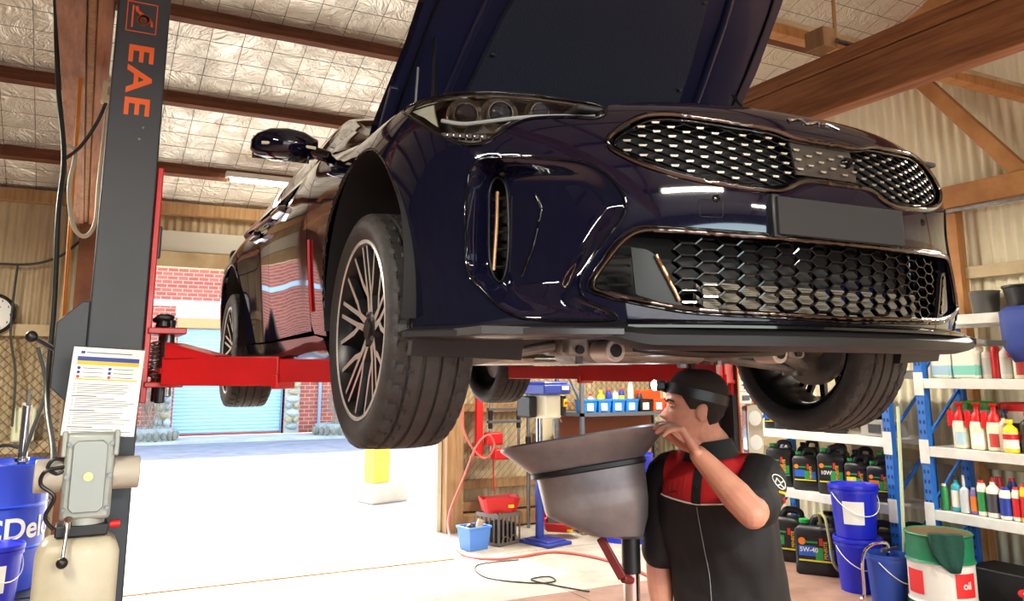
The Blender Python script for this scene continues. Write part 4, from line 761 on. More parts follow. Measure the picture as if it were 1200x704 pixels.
for sx in (-1, 1):
    for z in (-.10, 0, .10): MB().cyl((sx*.061, -.022, z), (sx*.061, -.005, z), .007, n=8).build('bolt', M_steel, PU)
    MB().cyl((sx*.07, .05, .0), (sx*.152, .05, 0), .052, n=24).build('motor_end', mat('cream_motor', (180, 172, 156), .45), PU, bev=.004)
    MB().b2(sx*.075-.008, sx*.075+.008, -.012, .03, .06, .14).build('housing_rib', M_pu, PU, bev=.004)
MB().b2(-.08, .07, .0, .09, -.185, -.15).build('valve_block', M_black, PU, bev=.004); MB().cyl((0, .05, -.15), (0, .05, -.13), .06, n=24).build('flange', M_pu, PU)
MB().cyl((.075, .03, -.158), (.105, .03, -.158), .012, n=12).build('red_valve_knob', M_redp, PU)
b = MB(); rr = []
for z, w_, d_ in ((-.19, .085, .065), (-.205, .105, .08), (-.235, .118, .085), (-.60, .118, .085)): rr.append([(.0-.01+x*w_, .05+y*d_, z) for x, y in ((-1, -.8), (-.8, -1), (.8, -1), (1, -.8), (1, .8), (.8, 1), (-.8, 1), (-1, .8))])
b.loft(rr[::-1]).build('oil_reservoir', mat('milky_tank', (192, 184, 160), .4, col2=(176, 166, 140), nscale=4), PU, 50, .01)
lv = MB().cyl((-.044, -.03, -.13), (-.05, -.075, -.235), .006, n=10).cyl((-.044, -.01, -.15), (-.044, -.035, -.125), .012, n=10).build('lowering_lever', M_chrome, PU); MB().ell((-.051, -.078, -.245), (.017, .017, .017), 16, 10).build('ball_knob', M_black, PU)
for P in ([(-.07, .0, .03), (-.12, -.01, .02), (-.13, .0, -.02), (-.09, .0, -.06), (-.11, .01, -.12), (-.085, .02, -.16)], [(-.07, .01, .05), (-.10, 0, .055), (-.115, 0, .03), (-.09, 0, .01), (-.07, 0, .02)]): MB().tube(smooth_path(P, 8), .006, 8).build('cable', M_black, PU)
# ================= cables, clock, drums at the left =================
def cord(name, P, r, m, label, k=10): return tag(MB().tube(smooth_path(P, k), r, 8).build(name, m, None, 60), label, 'cable')
M_cab = mat('dark_cable', (44, 48, 46), .5); M_cabw = mat('pale_cable', (206, 198, 172), .5); M_cabo = mat('orange_cable', (226, 140, 40), .5)
cord('power_cable', [(-.255, 4.2, 3.45), (-.21, 4.2, 3.05), (-.155, 4.18, 2.70), (-.15, 4.1, 2.4), (-.13, 4.1, 2.0), (-.12, 4.0, 1.62), (-.07, 3.5, 1.44), (-.06, 3.22, 1.40)], .011, M_cab, 'thick dark cable hanging beside the left tie beam down to the lift motor')
cord('orange_cable', [(-.12, 4.25, 3.12), (-.11, 4.25, 2.68), (-.10, 4.22, 2.3), (-.09, 4.2, 1.95), (-.09, 4.2, 1.75)], .009, M_cabo, 'orange cable hanging next to the charcoal lift column')
cord('pale_cable', [(-.155, 4.2, 2.75), (-.11, 4.2, 2.72), (-.12, 4.2, 2.55), (-.09, 4.2, 2.38), (-.04, 4.2, 2.33), (.0, 4.2, 2.40), (.0, 4.2, 2.62), (.01, 4.2, 3.1)], .010, M_cabw, 'pale looped cable hanging from the left tie beam')
cord('plug_lead', [(.005, 4.1, 2.98), (-.03, 4.12, 2.86), (-.09, 4.15, 2.74), (-.15, 4.18, 2.68)], .008, M_cab, 'short dark lead running from the wooden beam to the plug')
cord('wall_wire', [(-1.3, 8.7, 2.72), (-.6, 8.7, 2.70), (-.3, 8.7, 2.78), (-.12, 8.7, 2.95)], .012, M_cab, 'black wire sagging along the corrugated wall left of the post')
cord('wall_drop_wire', [(-.60, 8.68, 2.70), (-.60, 8.68, 2.1), (-.52, 8.6, 1.7), (-.5, 8.55, 1.25)], .010, M_cab, 'black wire dropping down the corrugated wall past the clock')
cord('control_hose', [(-.30, 7.0, 1.9), (-.22, 7.0, 1.6), (-.28, 7.0, 1.3), (-.32, 7.0, 1.12)], .014, M_cab, 'black hose hanging above the blue oil drum')
t = thing('junction_box', 'cream junction box fixed to the left tie beam', 'junction box', (.02, 4.1, 3.0), 0); MB().b2(-.045, .045, -.03, .03, -.05, .05).build('box', mat('cream_box', (228, 216, 178), .5), t, bev=.006); MB().b2(-.02, .02, -.032, -.028, -.02, .02).build('cover', M_woodpaint, t)
t = thing('clock', 'round white wall clock with a black rim on the corrugated wall', 'clock', (-.76, 8.735, 2.24)); RY = Matrix.Rotation(R_(90), 4, 'X')
MB().lathe([(.155, -.02), (.185, -.02), (.19, .02), (.175, .04), (.16, .03)], 40, M=RY, cap=False).build('rim', M_black, t); MB().lathe([(.001, .0), (.165, 0), (.165, .012), (.001, .012)], 40, M=RY).build('dial', M_paper, t)
for k in range(12): a = k*math.pi/6; MB().box((.14*math.sin(a), -.014, .14*math.cos(a)), (.008, .003, .02), rz=0).build('hour_mark', M_black, t)
MB().beam((0, -.018, 0), (.06, -.018, .07), .004, .008).beam((0, -.018, 0), (-.1, -.018, .05), .004, .006).build('hands', M_black, t)
def steel_drum(t, r, h, m, mats2=None):
    return MB().lathe([(.001, .02), (r-.01, .02), (r, 0), (r+.004, .008), (r, .02), (r, h*.33-.012), (r+.012, h*.33), (r, h*.33+.012), (r, h*.66-.012), (r+.012, h*.66), (r, h*.66+.012), (r, h-.02), (r+.005, h-.01), (r, h), (r-.012, h-.004), (r-.016, h-.02), (.001, h-.022)], 40).build('drum_body', m, t, 30)
M_drumblue = mat('drum_blue', (26, 62, 190), .32, coat=.3)
def wraptext(body, size, r, zc, ang, m, parent, name='lettering', bold=True):
    o = text_obj(body, size, m, parent, name, (0, 0, 0), (0, 0, 0), .0, bold); me = o.data
    for v in me.vertices: x, y = v.co.x, v.co.y; a = ang+x/r; v.co = (r*math.cos(a), r*math.sin(a), zc+y)
    return o
t = thing('pallet_base', 'low dark bunded stand under the blue oil drum', 'stand', (-.41, 7.2, 0)); MB().b2(-.5, .38, -.42, .42, .16, .205).build('deck', M_darkplastic, t)
for x in (-.42, -.05, .30): MB().b2(x-.05, x+.05, -.4, .4, 0, .16).build('runner', M_darkplastic, t)
t = thing('oil_drum', 'large blue steel oil drum with white lettering behind the lift column', 'drum', (-.43, 7.2, .205)); steel_drum(t, .288, .87, M_drumblue)
wraptext('ACDelco', .20, .292, .42, R_(-62), M_white, t)
MB().cyl((.1, -.12, .85), (.1, -.12, .885), .03, n=16).build('bung', M_steel, t); MB().b2(-.2, -.05, -.2, -.1, .85, .93).build('tap_bracket', M_black, t, bev=.01)
t = thing('drum_pump', 'chrome barrel pump standing on the blue oil drum', 'pump', (-.33, 7.08, 1.078)); MB().cyl((0, 0, .03), (0, 0, .40), .033, n=20).cyl((0, 0, 0), (0, 0, .03), .05, n=20).build('barrel', M_chrome, t, bev=.003); MB().cyl((0, 0, .40), (0, 0, .52), .012, n=10).build('rod', M_steel, t); MB().tube(smooth_path([(-.03, 0, .1), (-.12, 0, .12), (-.25, -.05, .08), (-.3, -.12, .03)], 6), .012, 8).build('hose', M_black, t)
def pail(name, label, loc, r, h, m, lid=None, rz=0, labelm=True, grp=None):
    t = thing(name, label, 'bucket', loc, rz, grp)
    MB().lathe([(r*.84, 0), (r*.985, h*.86), (r*1.05, h*.865), (r*1.05, h*.93), (r*1.0, h*.935), (r, h), (r*.96, h), (r*.8, .012), (.001, .012)], 36).build('shell', m, t, 30)
    if lid: MB().lathe([(r*1.07, h*.95), (r*1.08, h*.99), (r*1.07, h*1.02), (r*.98, h*1.025), (r*.95, h*1.0), (.001, h*1.0)], 36).build('lid', lid, t, 30)
    P = [(r*1.04*math.cos(a), r*1.04*math.sin(a), h*.87-h*.42*math.sin((a+R_(180))*1.0)) for a in np.linspace(R_(-180), 0, 18)]; MB().tube(P, .004, 6).build('bail_handle', M_white, t)
    if labelm:
        A = [[(r*(.86+.125*z/(.86*h))*1.012*math.cos(a), r*(.86+.125*z/(.86*h))*1.012*math.sin(a), z) for a in np.linspace(R_(-150), R_(-95), 8)] for z in (h*.28, h*.72)]; MB().grid(A).build('label_sheet', M_paper, t)
    return t
pail('plastic_pail', 'blue plastic pail with white label in front of the blue oil drum', (-.40, 6.62, .20), .155, .385, M_deepblue, M_deepblue, .6); tag(MB().b2(-.7, -.15, 6.40, 6.77, 0, .2).build('plinth_box', M_darkplastic, None, bev=.01), 'dark plastic plinth under the blue pail by the lift', 'box')
t = thing('pale_container', 'pale green plastic container on the wall rail behind the lift lever', 'container', (-.42, 8.70, 1.11)); MB().b2(-.09, .09, -.06, .06, 0, .30).build('body', mat('pale_green', (206, 212, 176), .5), t, bev=.02); MB().cyl((0, 0, .30), (0, 0, .34), .03, n=12).build('cap', M_white, t)
# ================= drain pan =================
YW = -YAW
PAN = thing('oil_drain_pan', 'grey steel oil drain pan on a pole under the car', 'drain pan', (1.564, 2.466, 0), YW)
sec = [(-.281, 1.446, .281, 1.531, .24), (-.286, 1.440, .286, 1.525, .245), (-.284, 1.432, .284, 1.517, .243), (-.246, 1.406, .258, 1.481, .215), (-.178, 1.359, .207, 1.42, .165)]
def ringp(x0, z0, x1, z1, d, yc=.015, n=44, p=.62):
    t = np.linspace(0, 2*np.pi, n, endpoint=False); c = np.sign(np.cos(t))*np.abs(np.cos(t))**p; s_ = np.sign(np.sin(t))*np.abs(np.sin(t))**p; cx, hx_ = (x0+x1)/2, (x1-x0)/2; return np.stack([cx+hx_*c, yc+.88*d*s_, (z0+z1)/2+(z1-z0)/2*c-.10*d*s_], 1)
M_pan = mat('drain_pan_grey', (150, 148, 150), .36, .55, col2=(122, 120, 124), nscale=4, bump=.05)
inn = [ringp(x0+.008, z0-.001, x1-.008, z1-.001, d-.008) for x0, z0, x1, z1, d in sec[:1]]+[ringp(-.236, 1.412, .248, 1.487, .205), ringp(-.165, 1.368, .195, 1.428, .155), ringp(-.12, 1.25, .20, 1.25, .12)]
MB().loft(inn[::-1]+[ringp(*q) for q in sec], cap=False).build('tray', M_pan, PAN, 40)
MB().loft([ringp(-.172, 1.340, .213, 1.401, .165), ringp(-.180, 1.344, .216, 1.405, .172), ringp(-.180, 1.357, .212, 1.418, .172), ringp(-.172, 1.362, .205, 1.422, .165)], cap=False).build('seal_ring', M_black, PAN, 40)
MB().loft([ringp(.116, 1.150, .204, 1.150, .045), ringp(.02, 1.160, .200, 1.162, .095), ringp(-.060, 1.192, .217, 1.225, .13), ringp(-.126, 1.222, .219, 1.275, .15), ringp(-.133, 1.235, .219, 1.29, .153), ringp(-.160, 1.345, .209, 1.405, .158)], cap=False).build('hopper', M_pan, PAN, 28)
MB().cyl((.16, .015, 1.04), (.16, .015, 1.155), .032, n=20).build('outlet_collar', M_black, PAN); MB().cyl((.16, .015, .12), (.16, .015, 1.05), .028, n=20).build('pole', M_chrome, PAN); MB().lathe([(.03, .05), (.14, .05), (.15, .10), (.15, .45), (.12, .50), (.03, .52)], 28, M=Matrix.Translation((.16, .015, 0))).build('oil_tank', M_drumblue, PAN, 40)
for a in (.5, 2.6, 4.7): MB().cyl((.16+.12*math.cos(a)-.012, .015+.12*math.sin(a), .035), (.16+.12*math.cos(a)+.012, .015+.12*math.sin(a), .035), .035, n=14).build('castor', M_black, PAN)
MB().beam((.055, .0, 1.155), (.125, -.02, 1.03), .016, .03).cyl((.125, -.02, 1.03), (.16, .0, 1.02), .016, n=10).build('valve_handle', mat('dark_red_handle', (110, 34, 36), .4), PAN, bev=.004)
# ================= the mechanic =================
M_skin = mat('skin', (206, 148, 122), .5, col2=(190, 126, 104), nscale=14, spec=.4)
def voxel(b, name, vox, smooth_it=2, fac=.5):
    me = b.mesh(name, None); o = bpy.data.objects.new(name, me); COL.objects.link(o)
    bm = bmesh.new(); bm.from_mesh(me); bmesh.ops.recalc_face_normals(bm, faces=bm.faces); bm.to_mesh(me); bm.free()
    r = o.modifiers.new('r', 'REMESH'); r.mode = 'VOXEL'; r.voxel_size = vox
    s_ = o.modifiers.new('s', 'SMOOTH'); s_.iterations = smooth_it; s_.factor = fac
    me2 = bpy.data.meshes.new_from_object(o.evaluated_get(bpy.context.evaluated_depsgraph_get())); bpy.data.objects.remove(o); me2.name = name
    me2.polygons.foreach_set('use_smooth', [True]*len(me2.polygons)); return me2
def limb(b, P, Rr, n=16, k=6):
    P = np.array(P, float); Q = smooth_path(P, k); rr = np.interp(np.linspace(0, len(P)-1, len(Q)), range(len(P)), Rr); b.tube(Q, .01, n, rr=rr)
    for p, r in ((P[0], Rr[0]), (P[-1], Rr[-1])): b.ell(p, (r, r, r), 14, 8)
FH = np.array((-.66, -.75, 0)); LH = np.array((.75, -.66, 0))
def tsec(c, z, w_, d, n=40, p=.85):
    t = np.linspace(0, 2*np.pi, n, endpoint=False); a = np.sign(np.cos(t))*np.abs(np.cos(t))**p; s_ = np.sign(np.sin(t))*np.abs(np.sin(t))**p; return np.array((c[0], c[1], z))+a[:, None]*w_*LH+s_[:, None]*d*FH
# head: profile rings (z above chin, front, back, half width)
HT = np.array([(0, .086, .02, .022), (.010, .096, -.01, .038), (.03, .098, -.040, .049), (.05, .0945, -.058, .057), (.075, .0925, -.074, .063), (.10, .0905, -.087, .068), (.12, .0865, -.094, .0715), (.14, .0905, -.0985, .074), (.165, .088, -.100, .0755), (.19, .074, -.094, .071), (.21, .050, -.075, .056), (.221, .022, -.045, .034), (.226, -.005, -.02, .008)])
HC = np.array((-.075, -.085, 1.483))
def headpt(z, th, off=0.):
    f_, b_, w_ = [np.interp(z, HT[:, 0], HT[:, i]) for i in (1, 2, 3)]; c = (f_+b_)/2; hx_ = (f_-b_)/2+off; w_ = w_+off
    a = math.cos(th); s_ = math.sin(th); x = c+hx_*math.copysign(abs(a)**.92, a); y = w_*math.copysign(abs(s_)**.92, s_)
    if a > 0:
        g = lambda zc, sz, yc, sy, amp: amp*math.exp(-((z-zc)/sz)**2-((abs(y)-yc)/sy)**2)
        x += g(.083, .011, 0, .012, .022)+g(.098, .016, 0, .008, .013)+g(.058, .005, 0, .018, .006)+g(.047, .005, 0, .016, .006)-g(.0525, .002, 0, .02, .003)+g(.018, .012, 0, .018, .004)-g(.117, .010, .031, .013, .011)+g(.117, .005, .031, .010, .006)+g(.137, .006, .026, .022, .005)-g(.068, .006, .0, .03, .002)+g(.098, .012, .045, .014, .003)
    return np.array((x, y, z))
def toworld(p): return HC+np.array((-p[0], p[1], p[2]+.06*p[0]*0))
body = MB(); zs = np.interp(np.linspace(0, 1, 60), np.linspace(0, 1, len(HT)), HT[:, 0])
body.loft([[toworld(headpt(z, t)) for t in np.linspace(0, 2*math.pi, 56, endpoint=False)] for z in zs])
for s_ in (-1, 1):
    body.ell(toworld((-.008, s_*.073, .098)), (.019, .009, .031), 14, 10); body.ell(toworld((-.012, s_*.079, .110)), (.017, .006, .017), 12, 8)
limb(body, [toworld((-.02, 0, .055)), (-.035, -.062, 1.50), (.0, -.04, 1.45), (.0, -.035, 1.38)], [.056, .057, .062, .08])
limb(body, [toworld((.05, 0, .02)), (-.05, -.065, 1.49)], [.035, .05])
body.loft([tsec((.045, .03), .90, .15, .11), tsec((.03, .01), 1.1, .15, .11), tsec((0, -.03), 1.3, .17, .11), tsec((0, -.035), 1.38, .12, .08), tsec((0, -.037), 1.43, .05, .05)])
SHL, ELL, WRL = np.array((.120, -.145, 1.365)), np.array((.012, -.40, 1.308)), np.array((-.117, -.315, 1.462))
SHR, ELR, WRR = np.array((-.140, .085, 1.345)), np.array((-.172, .135, 1.055)), np.array((-.165, .085, .825))
limb(body, [SHL, (SHL+ELL)/2, ELL], [.056, .054, .044]); limb(body, [ELL, ELL+(WRL-ELL)*.3, ELL+(WRL-ELL)*.7, WRL], [.044, .046, .036, .028])
limb(body, [SHR, (SHR+ELR)/2, ELR], [.056, .053, .043]); limb(body, [ELR, ELR+(WRR-ELR)*.3, ELR+(WRR-ELR)*.7, WRR], [.043, .045, .034, .028])
def hand(W, d, e, curl, spread=.0205, thumb=-1, left=False):
    d = np.array(d, float); d /= np.linalg.norm(d); e = np.array(e, float); e -= d*(e@d); e /= np.linalg.norm(e); n = np.cross(e, d) if left else np.cross(d, e)      # n: palm side
    for i in range(4): limb(body, [W+e*(i-1.5)*.010, W+d*.045+e*(i-1.5)*.017, W+d*.09+e*(i-1.5)*spread], [.015, .0135, .0105], 12, 4)
    for i, L in enumerate((.074, .083, .077, .060)):
        p = W+d*.09+e*(i-1.5)*spread; P = [p]; a = curl[i][0]
        for k, fr in enumerate((.45, .30, .25)):
            dd = d*math.cos(a)+n*math.sin(a)+e*(i-1.5)*.06; p = p+dd*L*fr; P.append(p); a += curl[i][1]
        limb(body, P, [.0098, .009, .0082, .0072], 10, 4)
    t0 = W+d*.022+e*thumb*.022+n*.006; td = d*.62+e*thumb*.62+n*.48; td /= np.linalg.norm(td); t1 = t0+td*.045; t2 = t1+(td*.75+d*.5)*.03; t3 = t2+(td*.45+d*.8)*.026; limb(body, [t0, t1, t2, t3], [.0155, .0125, .0105, .0085], 10, 4)
hand(WRL, (-.52, .10, .83), (.25, -.75, -.55), [(.62, .28), (.74, .30), (.86, .34), (1.0, .38)], .0215, thumb=-1, left=True)
hand(WRR, (.0, -.12, -1), (.55, -.80, .1), [(.25, .35)]*4, thumb=1)
pm = voxel(body, 'person', .0036, 2); pm.materials.append(M_skin); person = bpy.data.objects.new('person', pm); COL.objects.link(person); person.location = (1.92, 2.21, 0); person.rotation_euler = (0, 0, -YAW)
tag(person, 'person in black and red polo shirt reaching to the drain pan', 'person')
# eyes, brows
for s_ in (-1, 1):
    MB().ell(toworld((.0765, s_*.031, .1170)), (.0085, .012, .0065), 14, 10).build('eyelid', M_skin, person); MB().tube(smooth_path([toworld((.0790, s_*.020, .1150)), toworld((.0848, s_*.031, .1128)), toworld((.0775, s_*.0425, .1150))], 5), .0013, 6).build('lash_line', mat('hair_dark', (38, 28, 24), .8, bump=.5, bscale=300), person)
    b = MB().tube(smooth_path([toworld(headpt(.131, s_*.14, .001)), toworld(headpt(.137, s_*.36, .001)), toworld(headpt(.131, s_*.62, .001))], 5), .0035, 6); b.build('eyebrow', mat('hair_dark', (38, 28, 24), .8, bump=.5, bscale=300), person)
b = MB(); T = np.linspace(0, 2*math.pi, 72, endpoint=False); Zs = np.linspace(.03, .226, 44); keep = []
hairline = lambda t: .182-.075*min(1, max(0, (abs(math.atan2(math.sin(t), math.cos(t)))-.75)/.55))-.055*min(1, max(0, (abs(math.atan2(math.sin(t), math.cos(t)))-1.75)/.5))
rings = [[toworld(headpt(max(z, hairline(t)), t, (.004+.010*min(1, (max(z, hairline(t))-hairline(t))/.03))+.0025*mnoise.noise((t*9, z*90, 0))))+np.array((0, 0, .010*min(1, max(0, (z-.2)/.02)))) for t in T] for z in Zs]
b.loft(rings).build('hair', mat('hair_dark', (38, 28, 24)), person, 80)
# polo shirt
sh = MB(); C0 = [((.05, .03), .86, .196, .150), ((.047, .027), .95, .194, .148), ((.035, .012), 1.08, .187, .142), ((.012, -.012), 1.2, .192, .142), ((0, -.03), 1.30, .198, .138), ((0, -.034), 1.36, .180, .122), ((0, -.036), 1.40, .142, .104), ((0, -.037), 1.43, .098, .085), ((-.005, -.04), 1.452, .074, .076)]
sh.loft([tsec(*q) for q in C0])
limb(sh, [np.array((.06, -.08, 1.36)), SHL+np.array((0, 0, .008)), (SHL+ELL)/2+np.array((.0, .01, 0)), SHL+(ELL-SHL)*.74], [.085, .076, .074, .072]); limb(sh, [np.array((-.07, .03, 1.36)), SHR+np.array((0, 0, .008)), (SHR+ELR)/2, SHR+(ELR-SHR)*.82], [.085, .075, .068, .066])
sm2 = voxel(sh, 'shirt', .0065, 4)
P = np.empty(len(sm2.vertices)*3); sm2.vertices.foreach_get('co', P); P = P.reshape(-1, 3); Nn = np.empty(len(P)*3); sm2.vertices.foreach_get('normal', Nn); Nn = Nn.reshape(-1, 3)
fold = np.array([mnoise.noise((p[0]*7+p[2]*3, p[1]*7, p[2]*5))*.014+mnoise.noise((p[0]*16, p[1]*16, p[2]*9+p[0]*9))*.007 for p in P]); low_ = np.clip((1.33-P[:, 2])/.1, .25, 1); P = P+Nn*(fold*low_)[:, None]; sm2.vertices.foreach_set('co', P.ravel()); sm2.update()
M_shirt = mat('black_polyester', (16, 16, 20), .7, bump=.15, bscale=400); M_shred = mat('red_polyester', (188, 24, 32), .65, bump=.15, bscale=400)
sm2.materials.append(M_shirt); sm2.materials.append(M_shred)
lat = lambda p: p[0]*LH[0]+p[1]*LH[1]-(.0*LH[0]-.03*LH[1]); fro = lambda p: p[0]*FH[0]+p[1]*FH[1]-(.0*FH[0]-.03*FH[1])
zline = lambda l: 1.292+.10*abs(l)
ml = []
for f_ in sm2.polygons: c = f_.center; l = lat(c); ml.append(1 if c.z > zline(l) and -.150 < l < .128 and fro(c) > -.02 else 0)
sm2.polygons.foreach_set('material_index', ml); shirt = bpy.data.objects.new('shirt', sm2); COL.objects.link(shirt); shirt.parent = person
bv = BVHTree.FromPolygons([tuple(p) for p in P], [tuple(f_.vertices) for f_ in sm2.polygons])
def onshirt(l, z, out=.5, off=.002):
    o = Vector((0*LH[0]+LH[0]*l, -.03+LH[1]*l, z))+Vector(FH)*out; h = bv.ray_cast(o, Vector(-FH)); return np.array(h[0]+h[1]*off) if h[0] else np.array(o)
def onsh_line(name, pts, r, m): return MB().tube([onshirt(l, z) for l, z in dense(pts, .012, False)], r, 6).build(name, m, shirt, 60)
onsh_line('piping', [(l, zline(l)) for l in np.linspace(-.15, .128, 12)], .0026, M_paper); onsh_line('centre_seam', [(.0, 1.285), (.01, 1.1), (.015, .9)], .0014, mat('grey_thread', (130, 132, 138), .7))
A = [[onshirt(l, z, .5, .004) for l in (-.016, -.005, .005, .016)] for z in np.linspace(1.432, 1.285, 12)]; MB().grid(A).build('placket', M_shirt, shirt, 60)
for z in (1.40, 1.345, 1.30): MB().ell(onshirt(0, z, .5, .006), (.005, .005, .005), 8, 6).build('button', M_black, shirt)
for k in range(5): onsh_line('stripe', [(-.05-.02*k, 1.30+.004*k), (-.045-.02*k, 1.385-.01*k)], .0012, mat('dark_red_stripe', (140, 10, 18), .6))
rings = []
for z, r1, off in ((1.425, 1.12, 0), (1.452, 1.06, 0), (1.482, .98, .0), (1.486, 1.0, .0), (1.45, 1.22, 0), (1.428, 1.34, 0)): rings.append([p+np.array((-.008, -.01, .010*math.sin(i*2*math.pi/40+2.0))) for i, p in enumerate(tsec((-.012, -.045), z, .070*r1, .070*r1, p=1))])
MB().loft(rings, cap=False).build('collar', M_shirt, shirt, 60)
# sleeve badge
def onsleeve(da, dz, off=.003):
    h = bv.ray_cast(Vector((.132+da, -1., 1.378+dz-.35*da)), Vector((0, 1, 0))); return np.array(h[0]+h[1]*off) if h[0] else None
E1 = [onsleeve(.026*math.cos(t), .018*math.sin(t)) for t in np.linspace(0, 2*math.pi, 28, endpoint=False)]
if all(q is not None for q in E1):
    MB().tube(E1, .0018, 5, closed=True).build('sleeve_badge', M_paper, shirt, 60); b = MB()
    for L_ in ([(-.02, -.004), (-.008, .008), (.004, -.002), (.018, .006)], [(-.015, -.012), (.0, -.006), (.014, -.012)]): b.tube([onsleeve(*q) for q in L_], .0022, 5)
    b.build('badge_script', M_paper, shirt, 60); MB().tube([onsleeve(q, -.028) for q in (-.016, 0, .016)], .004, 6).build('badge_text', M_yellow, shirt, 60)
q = [onsleeve(.005+.01*k, -.045-.004*k) for k in range(3)]
if all(x is not None for x in q): MB().tube(q, .005, 6).build('flag_patch', M_redp, shirt, 60)
b = MB(); b.tube([onshirt(-.105+.004*k, 1.318+.001*k, .5, .003) for k in range(9)], .0022, 5); b.build('name_print', mat('dark_print', (70, 8, 12), .6), shirt, 60)
# trousers and boots
tr_ = MB(); tr_.loft([tsec((.05, .03), .84, .17, .13), tsec((.05, .03), .93, .175, .135), tsec((.048, .03), 1.0, .165, .125)]);
for s_ in (-1, 1): o = np.array((.05, .03, 0))+LH*s_*.095; limb(tr_, [o+(0, 0, .88), o+(0, 0, .5)+FH*.02, o+(0, 0, .12)], [.10, .078, .066])
tm = voxel(tr_, 'trousers', .009, 3); tm.materials.append(mat('work_trousers', (26, 28, 36), .8)); o = bpy.data.objects.new('trousers', tm); COL.objects.link(o); o.parent = person
for s_ in (-1, 1):
    o = np.array((.05, .03, 0))+LH*s_*.095; b = MB(); b.ell(o+FH*.07+(0, 0, .055), (.075, .075, .05), 18, 10); b.loft([tsec(o[:2]+FH[:2]*.05, .0, .052, .135, 28), tsec(o[:2]+FH[:2]*.05, .03, .052, .135, 28), tsec(o[:2]+FH[:2]*.03, .08, .05, .11, 28), tsec(o[:2], .16, .052, .06, 28)]); b.build('boot', mat('boot_leather', (40, 32, 28), .6), person, 60)
# head torch (worn on the forehead)
ht = thing('head_torch', 'lit head torch with black strap on the mechanic\'s forehead', 'head torch', (1.92, 2.21, 0)); ht.rotation_euler = (0, 0, -YAW)
tt = np.linspace(0, 2*math.pi, 60, endpoint=False); zst = lambda t: .153+.027*math.cos(t)
A = [[toworld(headpt(zst(t)+dz, t, .0165)) for t in tt] for dz in (-.016, .016)]; B = [[toworld(headpt(zst(t)+dz, t, .0185)) for t in tt] for dz in (.016, -.016)]
MB().loft(A+B+[A[0]], cap=False).build('strap', M_black, ht, 40)
c0 = toworld((.112, -.004, .182)); MB().box(c0, (.034, .056, .034)).build('lamp_body', M_black, ht, bev=.008); c1 = c0+np.array((-.018, -.002, 0)); MB().ell(c1, (.010, .023, .017), 16, 8).build('lamp_lens', mat('torch_glow', (255, 255, 255), .3, emit=(235, 245, 255), estr=90), ht)
ld = bpy.data.lights.new('torch_light', 'SPOT'); ld.energy = 14; ld.spot_size = R_(75); ld.spot_blend = .6; ld.color = (.9, .95, 1); ld.shadow_soft_size = .01; lo = bpy.data.objects.new('torch_light', ld); COL.objects.link(lo); lo.parent = ht; lo.location = tuple(c1+np.array((-.014, 0, 0))); lo.rotation_euler = Vector((-1, -.1, .25)).to_track_quat('-Z', 'Y').to_euler()
# ================= bench corner =================
t = thing('drill_press', 'blue and cream pedestal drill press beside the milk crate', 'drill press', (4.36, 7.62, 0), .25)
MB().b2(-.17, .17, -.22, .22, 0, .035).b2(-.13, .13, -.17, .17, .035, .05).build('base', mat('machine_blue', (44, 62, 150), .4), t, bev=.012); MB().cyl((0, .08, .04), (0, .08, .72), .045, n=20).build('lower_column', mat('machine_blue', (44, 62, 150)), t); MB().cyl((0, .08, .72), (0, .08, 1.45), .037, n=20).build('column', M_chrome, t)
M_cream = mat('machine_cream', (226, 220, 196), .45)
MB().b2(-.09, .12, -.14, .14, 1.25, 1.50).build('head', M_cream, t, bev=.02); MB().prism([(-.19, -.20), (.20, -.20), (.20, .10), (.10, .26), (-.12, .26), (-.19, .10)], 1.50, 1.60).b2(-.17, .18, -.18, .22, 1.60, 1.63).build('belt_cover', mat('machine_blue', (44, 62, 150)), t, bev=.015); MB().b2(.06, .16, -.212, -.203, 1.545, 1.585).build('badge', M_white, t)
MB().b2(-.20, -.10, .0, .22, 1.26, 1.48).build('motor', M_black, t, bev=.02); MB().b2(.10, .17, -.16, .06, 1.28, 1.48).build('switch_box', M_black, t, bev=.01); sw = MB().b2(.115, .16, -.185, -.16, 1.37, 1.45).build('switch_cover', M_yellow, t, bev=.006); MB().cyl((.137, -.195, 1.41), (.137, -.185, 1.41), .016, n=14).build('stop_button', M_redp, sw)
MB().cyl((.07, -.1, 1.10), (.07, -.1, 1.25), .03, n=16).cyl((.07, -.1, 1.02), (.07, -.1, 1.10), .02, .028, 14).build('chuck', M_steel, t)
for a in (0, 2.1, 4.2): MB().cyl((.13, -.02, 1.33), (.17, -.02+.14*math.cos(a), 1.33+.14*math.sin(a)), .006, n=8).build('feed_handle', M_steel, t)
MB().b2(-.14, .16, -.20, .06, .88, .905).cyl((0, .08, .84), (0, .08, .93), .06, n=18).build('work_table', M_castalu, t, bev=.006); MB().b2(.0, .16, -.14, .02, .905, 1.0).build('vice', M_castalu, t, bev=.02)
